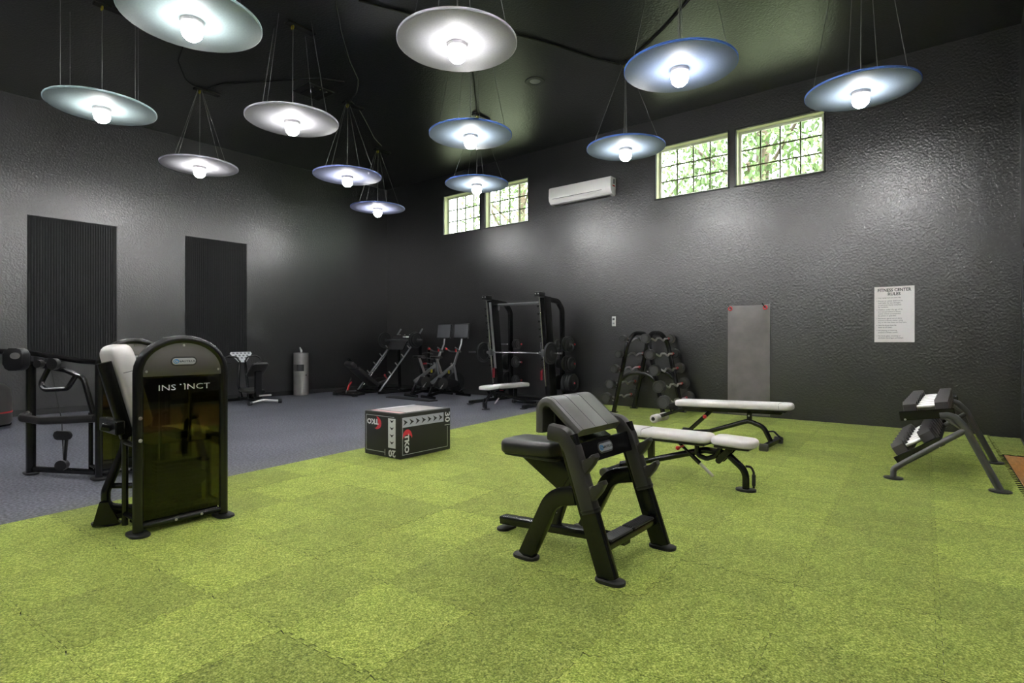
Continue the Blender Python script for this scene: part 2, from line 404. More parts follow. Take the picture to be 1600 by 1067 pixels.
# ---------------------------------------------------------------- turf and wood-look tiles
TU = .625
def tmap(u, v):          # u: column lines counted from the wood edge, v: row lines
    Y = 3.95+TU*v
    for _ in range(2):
        xr = .47-.045*(Y-3.9); xl = -5.77-.124*(Y-3.9); X = xr+(xl-xr)*u/10
        Y = 3.95+TU*v+.07*(X+.78)
    return X, Y
def clampY(p): return (min(p[0], XR-.015), min(p[1], YB-.03))
NT = 7
def tedge(p, q, nrm, flat, amp=.011):
    """points from p to q (grid units), jigsaw teeth along the normal"""
    if flat: return [p]
    out = []
    for k in range(NT):
        for o_, d in ((0,-1),(.06,1),(.44,1),(.50,-1)):
            t = (k+o_)/NT
            out.append((p[0]+(q[0]-p[0])*t+nrm[0]*d*amp/TU, p[1]+(q[1]-p[1])*t+nrm[1]*d*amp/TU))
    return out
turf_root = bpy.data.objects.new('floor_turf', None); COL.objects.link(turf_root); turf_root['kind'] = 'structure'; turf_root.empty_display_size = .1
TZ = .012
V0, V1 = -9, 11
for cu in range(-1, 10):
    for rv in range(V0 if cu >= 0 else 7, V1):
        u0, u1, v0, v1 = cu, cu+1, rv, rv+1
        if (cu, rv) == (-1, 7): v0 = 7.46
        sc_ = .9975 if not (rv >= 7 and cu < 1) else .982
        pts = []
        pts += tedge((u0,v0), (u1,v0), (0,1), rv == V0)
        pts += tedge((u1,v0), (u1,v1), (1,0), cu == 9)
        pts += [(u1,v1)]+(tedge((u0,v1), (u1,v1), (0,1), rv == V1-1)[:0:-1])
        pts += [(u0,v1)]+tedge((u0,v0), (u0,v1), (1,0), False, .011 if cu else .018)[:0:-1]
        inn = [(min(max(p[0],u0+.06),u1-.06), min(max(p[1],v0+.06),v1-.06)) for p in pts]
        W2 = [clampY(tmap(*p)) for p in pts]; I2 = [clampY(tmap(*p)) for p in inn]
        cx = sum(p[0] for p in W2)/len(W2); cy = sum(p[1] for p in W2)/len(W2)
        if max(p[1] for p in W2)-min(p[1] for p in W2) < .12: continue
        W2 = [((x-cx)*sc_, (y-cy)*sc_) for x, y in W2]; I2 = [((x-cx)*sc_, (y-cy)*sc_) for x, y in I2]
        g = G(); n = len(W2); hh = TZ-.0012*random.random(); g.use(0)
        g.v = [(x,y,hh) for x,y in W2]+[(x,y,hh) for x,y in I2]+[(x,y,0) for x,y in W2]+[(sum(p[0] for p in I2)/n, sum(p[1] for p in I2)/n, hh)]
        for k in range(n):
            k2 = (k+1)%n
            g.f += [(k,k2,n+k2,n+k), (n+k,n+k2,3*n)]; g.mi += [0,0]
            g.f.append((k2,k,2*n+k,2*n+k2)); g.mi.append(1)
        me_ = bpy.data.meshes.new('turf_tile'); me_.from_pydata(g.v, [], g.f); me_.materials.append(MATS['turf']); me_.materials.append(MATS['foam_black'])
        me_.polygons.foreach_set('material_index', g.mi); me_.flip_normals(); me_.update()
        o = link('turf_tile', me_, turf_root, (cx, cy, 0))
# wood-look foam tiles to the right of the turf, ending short of the back wall
wood_root = bpy.data.objects.new('floor_wood', None); COL.objects.link(wood_root); wood_root['kind'] = 'structure'; wood_root.empty_display_size = .1
for rv in range(-8, 7):
    for c in range(5):
        (xa, ya), (xb, yb) = tmap(0, rv+.42), tmap(0, rv+1.42)
        o0 = .030+c*.62; sl_ = .070
        q = [(xa+o0, ya+sl_*o0), (xa+o0+.612, ya+sl_*(o0+.612)), (xb+o0+.612, yb+sl_*(o0+.612)-.008), (xb+o0, yb+sl_*o0-.008)]
        q = [(x, min(y, YRET-.06 if x > XR-.2 else 99)) for x, y in q]
        if max(p[1] for p in q)-min(p[1] for p in q) < .1: continue
        cx = sum(p[0] for p in q)/4; cy = sum(p[1] for p in q)/4
        g = G(); g.prism([(x-cx, y-cy) for x, y in q], TZ); link('wood_tile', mesh('wood_tile', g, 'wood_print', 0), wood_root, (cx, cy, 0))
# black foam underlay strip that shows between turf and wood
g = G(); (xa, ya), (xb, yb) = tmap(0, V0), tmap(0, 7.4)
g.add([(xa-.02,ya,.004),(xa+.04,ya,.004),(xb+.04,yb,.004),(xb-.02,yb,.004),(-.45,8.2,.003),(XR-.01,8.2,.003),(XR-.01,YB-.02,.003),(-.45,YB-.02,.003)], [(0,1,2,3),(4,5,6,7)]); struct('trim_1', g, 'foam_black')

# ---------------------------------------------------------------- slatted wall panels
for (y0, y1, lab) in ((2.40, 3.76, 'tall black ribbed wall panel behind the selectorized weight machines'),
                      (5.01, 6.33, 'tall black ribbed wall panel behind the stretching machine')):
    t = thing('wall_panel', lab, 'wall panel', (XL, (y0+y1)/2, .95), 0, 'ribbed wall panels')
    w = y1-y0; hgt = 3.58-.95
    g = G(); g.box((.008, 0, hgt/2), (.016, w, hgt)); part('panel_backing', g, 'panel_black', t)
    n = 34; g = G(); g.box((0,0,0), (.014, w/n*.62, hgt-.02), .002); sm = mesh('slat', g, 'panel_black')
    for k in range(n): link('slat', sm, t, (.022, -w/2+w/n*(k+.5), hgt/2))

# ---------------------------------------------------------------- outdoors behind the windows
g = G(); g.box((-5, 45, -.35), (120, 68, .1)); struct('ground', g, 'lawn')
def tree(loc, h, r, label, seed, nleaf):
    rnd = random.Random(seed); t = thing('tree', label, 'tree', loc, 0, 'trees outside the windows')
    g = G(); g.tube([(0,0,0),(.05,.02,h*.3),(-.05,.05,h*.6),(.02,0,h*.85)], .16); 
    for k in range(7):
        a = k*2.4; g.tube([(0,0,h*(.3+.07*k)), (cos(a)*r*.5, sin(a)*r*.5, h*(.42+.07*k)), (cos(a)*r*.85, sin(a)*r*.85, h*(.5+.07*k))], .045, n=6)
    part('trunk', g, 'bark', t)
    g = G(); vs = []; fs = []
    for k in range(nleaf):
        while True:
            p = Vector((rnd.uniform(-1,1), rnd.uniform(-1,1), rnd.uniform(-1,1)))
            if .35 < p.length < 1: break
        c = Vector((p.x*r, p.y*r, h*.62+p.z*h*.40)); s = rnd.uniform(.06,.13)
        e = Euler((rnd.uniform(0,6), rnd.uniform(0,6), rnd.uniform(0,6))).to_matrix()
        b = len(vs); vs += [c+e@Vector(q) for q in ((-s,0,0),(0,-s*.5,0),(s,0,.02),(0,s*.5,0))]; fs.append((b,b+1,b+2,b+3))
    g.add(vs, fs); o = part('foliage', g, 'leaf', t, ang=0); o['kind'] = 'stuff'
tree((-4.2, 15.5, -.3), 9.0, 2.2, 'leafy green tree seen through the windows near the fitness rules sign', 1, 5200)
tree((-8.5, 17.5, -.3), 10.5, 2.0, 'leafy tree seen through the window panes above the wall air conditioner', 2, 2200)
tree((-14.5, 18.5, -.3), 10.5, 2.6, 'leafy tree seen through the windows nearest the room corner', 3, 3200)

# ---------------------------------------------------------------- pendant lamps
DR, LZ = .60, 4.33
disc_mesh = {}
def lamp(x, y, tint, conv, label):
    t = thing('pendant_lamp', label, 'lamp', (x, y, LZ), 0, 'round disc pendant lamps')
    if tint not in disc_mesh:
        g = G(); g.lathe([(0,-.014),(DR-.012,-.014),(DR-.004,-.010),(DR-.004,.010),(DR-.012,.012),(0,.012)], 56); d = mesh('disc', g, 'disc_'+tint, 40)
        g = G(); g.lathe([(DR-.003,-.007),(DR+.003,-.004),(DR+.003,.016),(DR-.010,.020),(DR-.03,.0125),(DR-.003,.0105)], 56); rm = mesh('rim', g, 'rim_'+tint, 40)
        disc_mesh[tint] = (d, rm)
    link('disc', disc_mesh[tint][0], t); link('rim', disc_mesh[tint][1], t)
    if 'k' not in disc_mesh:
        g = G(); g.lathe([(0,-.014),(.098,-.014),(.100,-.020),(.094,-.044),(.084,-.050),(0,-.050)], 28); s = mesh('socket', g, 'socket')
        g = G(); g.lathe([(0,-.050),(.080,-.050),(.090,-.075),(.092,-.115),(.080,-.160),(.048,-.192),(0,-.202)], 28); b = mesh('bulb', g, 'bulb', 60)
        disc_mesh['k'] = (s, b)
    link('socket', disc_mesh['k'][0], t); link('bulb', disc_mesh['k'][1], t)
    top = CZ-LZ-.03
    for k in range(4):
        a = radians(25+90*k); r0, r1 = DR*.88, max(.03, DR*.88*conv)
        g = G(); g.cyl((r0*cos(a), r0*sin(a), .014), (r1*cos(a), r1*sin(a), top), .0035, 6); part('wire', g, 'wire', t)
    g = G(); g.tube([(.10,.03,.012),(.09,.02,.10),(.03,.0,.12),(0,0,.16),(0,0,.5),(.01,0,top)], .007, .03, 6); part('cord', g, 'cord', t)
    g = G(); g.box((0,.12,top+.012), (.11,.42,.034), .004); part('ceiling_plate', g, 'trim_black', t)
    g = G(); g.sweep([(.028*cos(a), 0, top-.030+.028*sin(a)) for a in [2*pi*k/14 for k in range(14)]], circ(.009,6), closed=True); part('hook', g, 'yellow', t)
    return t
for a in [(-5.66,2.23,'teal',.9,'pale teal disc pendant lamp, the one farther from the ribbed wall panels'),
          (-8.69,2.34,'teal',1.0,'pale teal disc pendant lamp, the one nearer the ribbed wall panels'),
          (-4.03,4.09,'pearl',.5,'pearl grey disc pendant lamp, farthest of the pearl ones from the ribbed wall panels'),
          (-7.20,4.12,'pearl',.55,'pearl grey disc pendant lamp midway between the other two pearl grey ones'),
          (-10.30,4.18,'pearl',.07,'pearl grey disc pendant lamp, nearest of the pearl ones to the ribbed wall panels'),
          (-2.50,6.01,'blue',.5,'blue disc pendant lamp hanging over the long white benches'),
          (-5.68,6.04,'mint',.5,'blue-rimmed disc pendant lamp in front of the ceiling speaker, over open turf edge'),
          (-8.82,6.12,'lavender',.07,'lavender disc pendant lamp over the rubber floor, away from the walls'),
          (-1.04,7.93,'mint',.6,'blue-rimmed disc pendant lamp over the dumbbell rack by the last window'),
          (-4.19,7.97,'mint',.07,'blue-rimmed disc pendant lamp between the air conditioner and the next window'),
          (-7.36,8.0,'mint',.07,'blue-rimmed disc pendant lamp in front of the corner-side pair of windows'),
          (-10.42,8.03,'lavender',.07,'lavender disc pendant lamp hanging nearest the corner of the two walls')]:
    lamp(*a)
# unseen lamps added out of view for their light, roughly carrying on the grid
for i, (x, y) in enumerate([(-2.55,2.2),(-7.2,.3),(-10.3,.35),(-4.1,.3),(-1.0,.25),(-.95,4.05),(-5.65,-1.6),(-8.75,-1.6),(-2.5,-1.6),(2.2,2.2),(2.2,6.0)]):
    lamp(x, y, 'pearl', .5, 'pearl grey disc pendant lamp added out of view for its light')
# ---------------------------------------------------------------- ceiling cables, speaker
def cp(px, py, z=CZ-.012): return atz(px, py, z)
def cable(pts, label, r=.011):
    g = G(); g.tube(fillet([cp(*p) for p in pts], .4, 4), r, n=6); tag(part('power_cable', g, 'cable_black', None), label, 'cable', 'ceiling cables')
cable([(524,2),(533,50),(546,95),(560,126),(557,146),(545,160)], 'black cable along the ceiling running to the lavender lamp over the floor')
cable([(548,158),(560,170),(574,195),(584,215),(596,228)], 'black cable linking the two lavender lamps along the ceiling')
cable([(322,140),(345,131),(420,127),(500,122),(538,128)], 'black cable linking a pearl lamp to a lavender lamp')
cable([(287,70),(278,95),(290,125),(312,140)], 'black cable curling to the pearl lamp nearest the panels', .009)
cable([(560,1),(640,22),(720,40),(805,54),(870,72),(930,92),(968,101)], 'long black cable crossing the ceiling past the speaker')
cable([(1077,0),(1040,42),(1005,75),(976,100)], 'thick black cable running to the lamp beside the air conditioner', .016)
cable([(738,105),(742,145),(746,176)], 'short black cable above the blue lamp before the corner windows', .014)
p = cp(836,127,CZ)
t = thing('ceiling_speaker', 'round flush ceiling speaker with grey grille', 'speaker', p)
g = G(); g.lathe([(0,-.004),(.09,-.004),(.10,-.012),(.155,-.014),(.165,-.006),(.165,0),(0,0)], 36); part('speaker_ring', g, 'gun_metal', t)
g = G(); g.lathe([(0,-.012),(.05,-.011),(.095,-.004)], 30); part('speaker_grille', g, 'badge', t)
p = cp(490,142,CZ); t = thing('ceiling_vent', 'small dark ceiling vent between two pearl and lavender lamps', 'vent', p)
g = G(); g.box((0,0,-.012), (.5,.5,.024), .006); part('vent_frame', g, 'trim_black', t)
for k in range(3): g = G(); g.box((0,-.13+.13*k,-.032), (.40,.02,.022), .003); part('vent_louvre', g, 'trim_black', t)

# ---------------------------------------------------------------- wall things
t = thing('air_conditioner', 'white split air conditioner mounted high between the window pairs', 'air conditioner', (-6.455, YB, 4.31))
pr = [(0,0),(.06,-.0),(.16,.02),(.215,.09),(.225,.16),(.215,.34),(.19,.37),(0,.37)]
g = G(); g.prism(pr, 1.54, frame((.77,0,0), (0,-1,0), (0,0,1))@T(0,0,0), bev=.012); part('ac_body', g, 'ac_white', t)
g = G(); g.box((-.05,-.2215,.118), (1.22,.006,.008)); part('louvre_line', g, 'ink_grey', t)
g = G(); g.box((.772,-.09,.28), (.004,.04,.10)); part('side_label', g, 'ink', t)
g = G(); g.box((.773,-.10,.19), (.005,.09,.03)); part('side_tag', g, 'red', t)
g = G(); g.box((0,-.10,-.004), (1.4,.10,.010)); part('air_outlet', g, 'ink_grey', t)
t = thing('wall_sign', 'white rules poster with black capital heading on the back wall', 'sign', (-.925, YB, 1.31))
g = G(); g.box((0,-.004,.425), (.51,.008,.85), .001); part('sign_board', g, 'paper', t)
F = frame((0,-.0085,0), (1,0,0), (0,0,1))
g = G(); textmesh('FITNESS CENTER', .066, F@T(0,.795,0), g, sx=.86, bold=.0016); textmesh('RULES', .066, F@T(0,.735,0), g, sx=.9, bold=.0016); part('sign_heading', g, 'ink', t, ang=0)
RULES = [(.680, ['Use equipment at own risk.']), (.632, ['Person or owner shall not be','held liable for any damages','or personal injury sustained','by residents.']),
 (.498, ['Children under the age of 16','are not permitted in fitness','center unless accompanied','by parent or guardian.']),
 (.364, ['Residents agree not to allow','anyone in fitness center using','key or fob that does not live here.']), (.258, ['Shirt & shoes must be','worn at all times.']),
 (.180, ['No playing or loitering','around in fitness center.']), (.096, ['No food, glass, smoking or','alcoholic beverages permitted.'])]
for z, lines in RULES:
    g = G(); g.prism(circ(.004,8), .0006, F@T(-.222, z, 0))
    for k, s in enumerate(lines): textmesh(s, .0285, F@T(-.205, z-.031*k, 0), g, sx=.92, align='LEFT', bold=.0002)
    part('sign_lettering', g, 'ink_grey', t, ang=0)
t = thing('wall_switch', 'small white wall control plate beside the smith machine', 'switch', (-5.73, YB, 1.735))
g = G(); g.box((0,-.008,0), (.085,.016,.20), .004); part('plate', g, 'white', t)
g = G(); g.box((0,-.019,.045), (.05,.008,.04), .002); part('display', g, 'ink_grey', t); g = G(); g.box((0,-.019,-.04), (.045,.008,.03), .002); part('button', g, 'badge', t)
# exercise mat hung on hooks
t = thing('exercise_mat', 'tall grey folding exercise mat hung against the back wall', 'mat', (-3.06, YB, .03))
prof = []; g = G()
nx, nz = 9, 17; wv = .71; hv = 1.94; vs = []; fs = []
for k in range(nz):
    for j in range(nx):
        u = j/(nx-1)-.5; zz = hv*k/(nz-1)
        sag = -.018*(1-(2*u)**2)*max(0,(k-13)/3)
        puff = .045*(1-abs(2*u)**6)*(1-abs(2*k/(nz-1)-1)**10)
        vs.append((u*wv, -.012-puff*.9-.012, zz+sag))
m0 = len(vs); vs += [(x,-.006,z) for x,y,z in vs[:]]
for k in range(nz-1):
    for j in range(nx-1):
        a = k*nx+j; fs.append((a,a+1,a+nx+1,a+nx)); fs.append((m0+a,m0+a+nx,m0+a+nx+1,m0+a+1))
per = list(range(nx))+[k*nx+nx-1 for k in range(1,nz)]+[(nz-1)*nx+j for j in range(nx-2,-1,-1)]+[k*nx for k in range(nz-2,0,-1)]
for a, b in zip(per, per[1:]+per[:1]): fs.append((a, m0+a, m0+b, b))
g.add(vs, fs); part('mat_pad', g, 'mat_vinyl', t, ang=60)
for sx in (-1,1):
    g = G(); ctr = Vector((sx*.295,-.075,1.875)); g.sweep([ctr+Vector((.030*cos(a),0,.030*sin(a))) for a in [2*pi*k/16 for k in range(16)]], circ(.010,6), closed=True); e_ = part('eyelet', g, 'red', t)
    g = G(); g.tube([(sx*.295-.06,-.005,1.95),(sx*.295-.055,-.06,1.945),(sx*.295,-.085,1.88)], .009, .02, 6); part('hook', g, 'black_metal', e_)

# ================================================================== EQUIPMENT
def foot_plate(parent, x, y, lx=.17, ly=.10, mat_='rubber', h=.018):
    g = G(); g.prism(rrect(lx, ly, min(lx,ly)*.42, 5), h, T(x,y,0), bev=.004); return part('foot_plate', g, mat_, parent)
def bolt(g, p, d=(1,0,0), r=.009):
    p = Vector(p); d = Vector(d).normalized(); g.cyl(p, p+d*.006, r, 8, r*.7)

# ---------------------------------------------------------------- preacher curl bench
t = thing('preacher_bench', 'black preacher curl bench with sloped arm pad and small seat', 'bench', (-1.95, 3.06, TZ))
def X(x): return x+1.95
for sy in (-1, 1):
    y = sy*.335
    g = G(); g.rtube([(X(-1.535),y,.015),(X(-1.80),y,.765)], .055, .115, (0,1,0), rad=.012); part('leg', g, 'black_metal', t)
    g = G(); g.rtube([(X(-1.745),y,.435),(X(-1.90),y,.40),(X(-2.095),y,.015)], .055, .105, (0,1,0), .16, .012); part('leg', g, 'black_metal', t)
    foot_plate(t, X(-1.525), y); foot_plate(t, X(-2.10), y)
    # plastic upright cover with two bar catches
    d = Vector((-.265,0,.75)).normalized(); b0 = Vector((X(-1.655)+.012, y, .355))
    g = G(); g.rtube([b0, b0+d*.36, b0+d*.44+Vector((-.03,0,.0)), b0+d*.455+Vector((-.12,0,-.004))], .082, .098, (0,1,0), .05, .025)
    sl_ = part('upright_cover', g, 'grey_plastic', t)
    for k, hh in enumerate((.10, .25)):
        c = b0+d*hh+Vector((.030,0,0))
        g = G(); out = [(0,-.045),(.030,-.020),(.075,.035),(.098,.080),(.086,.100),(.062,.090),(.030,.050),(0,.055)]
        g.prism(out, .056, frame((c.x, y+.028, c.z), (1,0,0), (0,0,1)), bev=.012); part('bar_catch', g, 'grey_plastic', sl_)
        g = G(); bolt(g, c+Vector((.02,-.001,-.052)), (1,0,.3), .012); part('bolt', g, 'black_metal', sl_)
    g = G(); c = b0+d*.01; g.rtube([c, c+d*.012], .088, .104, (0,1,0), rad=.025); part('cover_seam', g, 'black_plastic', sl_)
g = G(); g.rtube([(X(-2.56),0,.062),(X(-1.60),0,.125)], .085, .055, (0,1,0), rad=.010); part('base_beam', g, 'black_metal', t); foot_plate(t, X(-2.53), 0, .09, .16)
g = G(); g.rtube([(X(-1.595),-.315,.165),(X(-1.595),.315,.165)], .075, .055, (1,0,.25), rad=.012); part('cross_bar', g, 'black_metal', t)
g = G()
for k in range(5): g.box((X(-1.60)+.0-.024+.014*k, 0, .203), (.008,.40,.006), .002)
g.box((X(-1.60)+.004,-.14,.198), (.088,.26,.014), .005); g.box((X(-1.60)+.004,.14,.198), (.088,.26,.014), .005); part('foot_grip', g, 'rubber', t)
# cross plate with badge
F = frame((X(-1.745),0,.66), (0,1,0), (-.30,0,.95))
g = G(); g.box((0,0,0), (.62,.125,.022), .004, F); part('cross_plate', g, 'black_metal', t)
oval_badge(t, F@T(-.02,.005,.011), .155, .048)
# arm pad (bent slab), seams, back plate
path = fillet([(X(-2.045),0,.755),(X(-2.045),0,1.005),(X(-1.765),0,.775)], .055, 8)
g = G(); g.rtube([p+Vector((0,-.04,0)) for p in path], .49, .062, (0,1,0), rad=.026); ap = part('arm_pad', g, 'painted_sheen_vinyl', t)
g = G()
for yy in (-.255, -.115, .03, .175):
    top = []
    for i, p in enumerate(path):
        tg = (path[min(i+1,len(path)-1)]-path[max(i-1,0)]).normalized(); nn = tg.cross(Vector((0,1,0)))
        if nn.x < -.2 and nn.z < -.0: nn = nn
        top.append(p+Vector((0,yy,0))-nn*(-.0305 if nn.z > 0 else .0305))
    g.tube(top[3:], .0022, n=6)
part('seam', g, 'ink', ap)
g = G(); g.box((X(-1.965),0,.83), (.02,.46,.13), .004); g.rtube([(X(-2.0),0,.80),(X(-1.80),0,.70)], .30, .04, (0,1,0)); part('pad_bracket', g, 'black_metal', t)
# seat
g = G(); g.pad(.47, .31, .095, .075, .038, T(X(-2.255),0,.565)@R(radians(-1.5),'Y')); part('seat', g, 'black_vinyl', t)
g = G(); g.pad(.44, .28, .02, .07, .008, T(X(-2.255),0,.550)); part('seat_board', g, 'black_plastic', t)
g = G(); g.prism([(X(-2.42),.555),(X(-2.06),.555),(X(-1.98),.46),(X(-2.06),.34)], .07, frame((0,.035,0), (1,0,0), (0,0,1)), bev=.008); part('seat_arm', g, 'black_metal', t)
g = G(); g.rtube([(X(-2.13),0,.10),(X(-1.94),0,.62)], .055, .075, (0,1,0), rad=.010); sp = part('seat_post', g, 'black_metal', t)
g = G()
for k in range(5):
    f_ = .2+.15*k; bolt(g, (X(-2.13)+.19*f_-.005, -.0275, .10+.52*f_), (0,-1,0), .011)
part('bolt', g, 'steel_brushed', sp)
g = G(); g.tube([(X(-2.33),-.06,.548),(X(-2.44),-.09,.548),(X(-2.475),0,.548),(X(-2.42),.07,.550),(X(-2.33),.06,.548)], .006, .03, 6); part('adjust_lever', g, 'dark_red', t, 'red seat lever')

# ---------------------------------------------------------------- weight machine towers
def tower(parent, w=.56, top=1.355, y0=0, glyph=True):
    """arched guard in the local yz plane at x=0, face towards +x"""
    r = .032; hw = w/2; n = 16; zc = top-hw*.82-r
    path = [(0,y0-hw,.02),(0,y0-hw,zc)]+[(0,y0-hw*cos(pi*k/n), zc+hw*.82*sin(pi*k/n)) for k in range(1,n)]+[(0,y0+hw,zc),(0,y0+hw,.02)]
    g = G(); g.sweep(path, circ(r,12)); part('tower_frame', g, 'black_metal', parent)
    g = G(); g.cyl((0,y0-hw,.055), (0,y0+hw,.055), .022, 12); rail = part('lower_rail', g, 'black_metal', parent)
    g = G()
    for yy in (-.05,.12): bolt(g, (.021,y0+yy,.055), (1,0,0), .010)
    part('bolt', g, 'steel_brushed', rail)
    F = frame((.004,y0,0), (0,1,0), (0,0,1)); hi = hw-r*.7; zs = zc-.025
    out = [(-hi,zs),(hi,zs),(hi,zc)]+[(hi*cos(pi*k/n), zc+(hw*.82-r*.7)*sin(pi*k/n)) for k in range(1,n)]+[(-hi,zc)]
    g = G(); g.prism(out, .016, F, bev=.005); sh = part('shroud', g, 'shroud', parent)
    g = G(); 
    for yy, zz in ((-hi+.022,zc+.01),(hi-.022,zc+.01),(0,zc+hw*.82-r*.7-.02)): bolt(g, (.020,y0+yy,zz), (1,0,0), .009)
    part('bolt', g, 'steel_brushed', sh)
    oval_badge(parent, F@T(.0,zc+.075,.016), .155, .046)
    g = G(); g.box((.006,y0,(zs+.09)/2+.0), (.006, 2*hi, zs-.09)); ac = part('guard_screen', g, 'smoked_acrylic', parent, 'smoked see-through guard', ang=0)
    if glyph:
        g = G(); Ft = frame((.0098,y0,0), (0,1,0), (0,0,1))
        textmesh('INS', .057, Ft@T(-.105,zs-.085,0), g, sx=1.38, bold=-.0004); textmesh('INCT', .057, Ft@T(.092,zs-.085,0), g, sx=1.36, bold=-.0004)
        for yy, zz, ww in ((-.018,.020,.010),(.006,.023,.010)): g.prism(rrect(ww,.006,.002,2), .0006, Ft@T(yy,zs-.085+zz,0))
        part('lettering', g, 'print_white', ac, ang=0)
    # weight stack, guide rods behind the guard
    for k in range(13):
        g = G(); g.box((-.13,y0+.01,.13+.026*k), (.10,.30,.022), .002); part('stack_plate', g, 'stack_steel', parent)
    for yy in (-.10,.10): g = G(); g.cyl((-.13,y0+yy,.06), (-.13,y0+yy,1.0), .010, 10); part('guide_rod', g, 'chrome', parent)
    g = G(); g.box((-.13,y0,.075), (.14,w-.02,.06), .006); g.box((-.13,y0,1.03), (.14,w-.06,.05), .006); part('stack_frame', g, 'black_metal', parent)
    for yy in (-hw, hw):
        g = G(); g.cyl((-.25,y0+yy,.02), (-.25,y0+yy,.62), .020, 10); part('rear_post', g, 'black_metal', parent)
    for yy in (-hw, hw):
        g = G(); g.prism(rrect(.20,.12,.055,5), .016, T(.0,y0+yy,0), bev=.004); part('foot_plate', g, 'rubber', parent)
    for zz in (.10, .60):
        for yy in (-hw, hw): g = G(); g.cyl((0,y0+yy,zz),(-.25,y0+yy,zz), .018, 10); part('strut', g, 'black_metal', parent)

# near machine: seated leg machine
t = thing('weight_machine', 'seated weight machine with lettered smoked guard, standing on the turf edge', 'weight machine', (-4.37, 1.66, TZ))
tower(t)
g = G(); g.pad(.40, .62, .125, .09, .055, T(-.46,-.215,.98)@R(radians(90+14),'X')@T(0,0,-.0625)); bp = part('back_pad', g, 'white_vinyl', t)
g = G()
for zz in (-.21,.10,): g.add([(p.x,p.y,p.z) for p in []], [])
M_ = T(-.46,-.215,.98)@R(radians(90+14),'X')@T(0,0,-.05)
for yy in (-.17,.12):
    ring = [M_@Vector((x,yy,z)) for x,z in [(.2015,.015),(.2015,.05),(.196,.085),(.16,.1012),(0,.1012),(-.16,.1012)]]
    g.tube(ring, .0022, n=6)
part('seam', g, 'ink_grey', bp)
g = G(); g.rtube([(-.36,-.375,1.16),(-.36,-.235,.62)], .05, .085, (1,0,0), rad=.01); g.box((-.46,-.30,.70), (.36,.06,.10), .008); part('back_bracket', g, 'black_metal', t)
g = G(); g.pad(.40, .44, .09, .07, .035, T(-.46,.10,.55)); part('seat', g, 'white_vinyl', t)
g = G(); g.rtube([(-.46,-.36,.70),(-.40,-.20,.66),(-.30,.02,.64),(-.02,.0,.64)], .05, .08, (0,0,1), .08, .01); part('seat_support', g, 'black_metal', t)
g = G(); g.tube([(-.43,-.22,.62),(-.43,-.235,.52),(-.43,-.345,.24),(-.43,-.345,.13),(-.43,-.20,.085),(-.27,.0,.08)], .030, .10, 12); part('side_frame', g, 'black_metal', t)
g = G(); g.cyl((-.43,-.30,.27), (-.10,-.10,.29), .020, 10); g.prism([(-.06,0),(.10,0),(.03,.16),(-.02,.16)], .05, frame((-.43,-.36,.012), (.35,.94,0), (0,0,1))); part('brace', g, 'black_metal', t)
g = G(); g.prism(rrect(.20,.11,.05,5), .016, T(-.45,-.335,0)@R(.6,'Z'), bev=.004); part('foot_plate', g, 'rubber', t)
g = G(); g.tube([(-.46,.14,.60),(-.46,.19,.52),(-.46,.20,.30)], .025, .04); g.cyl((-.66,.20,.28), (-.22,.20,.28), .055, 14); part('leg_roller', g, 'black_vinyl', t)
g = G(); g.tube([(-.72,.02,.55),(-.72,.04,.72),(-.72,.16,.74)], .016, .04); g.tube([(-.24,.10,.55),(-.24,.12,.72),(-.24,.20,.74)], .016, .04); part('hand_grip', g, 'rubber', t)
g = G(); g.box((-.46,-.06,.30), (.09,.09,.50), .01); g.box((-.46,-.02,.05), (.08,.66,.05), .01); part('seat_post', g, 'black_metal', t)
g = G()
for zz in (.64,.79): bolt(g, (.031,-.275,zz), (1,0,0), .013)
part('bolt', g, 'steel_brushed', t)

# far machine on the rubber floor
t = thing('weight_machine', 'weight machine with side post and loop bar, standing on the rubber floor', 'weight machine', (-6.5, 2.02, 0))
tower(t, w=.59, glyph=False)
def L(x, y, z): return (x+6.5, y-2.02, z)
g = G(); g.rtube([L(-7.3,1.37,.015), L(-7.3,1.37,1.10)], .07, .075, (1,0,0), rad=.015); part('post', g, 'black_metal', t)
g = G(); g.prism(rrect(.22,.11,.05,5), .016, T(*L(-7.3,1.37,0)), bev=.004); part('foot_plate', g, 'rubber', t)
g = G(); g.rtube([L(-7.34,1.36,.045), L(-6.56,1.72,.06)], .05, .05, (0,0,1), rad=.01); part('base_rail', g, 'black_metal', t)
g = G(); g.box((0,0,0), (.14,.02,.004), 0, frame(L(-7.12,1.46,.072), (.78,.36,.015), (0,0,1))@R(pi/2,'X')); part('warning_sticker', g, 'red', t)
g = G(); g.rtube([L(-7.3,1.37,.60), L(-7.24,1.27,.575), L(-6.92,1.38,.56), L(-6.55,1.70,.58)], .075, .062, (0,0,1), .10, .028); part('loop_bar', g, 'black_vinyl', t)
g = G(); g.rtube([L(-7.85,1.02,1.235), L(-7.3,1.37,1.205), L(-6.86,1.66,1.13), L(-6.55,1.80,1.11)], .055, .042, (0,0,1), .05, .015); part('lift_arm', g, 'black_metal', t)
g = G(); g.tube([L(-8.25,.80,1.25), L(-7.70,1.10,1.23)], .018); part('hand_grip', g, 'rubber', t)
g = G(); g.tube([L(-7.3,1.37,1.10), L(-6.98,1.58,1.035), L(-6.80,1.68,.96), L(-6.72,1.74,.60)], .026, .10); part('lower_arm', g, 'black_metal', t)
g = G(); g.prism(rrect(.20,.22,.06,5), .09, frame(L(-7.30,1.29,1.145), (.78,.60,0), (0,0,1)), bev=.015); part('pivot_housing', g, 'black_plastic', t)
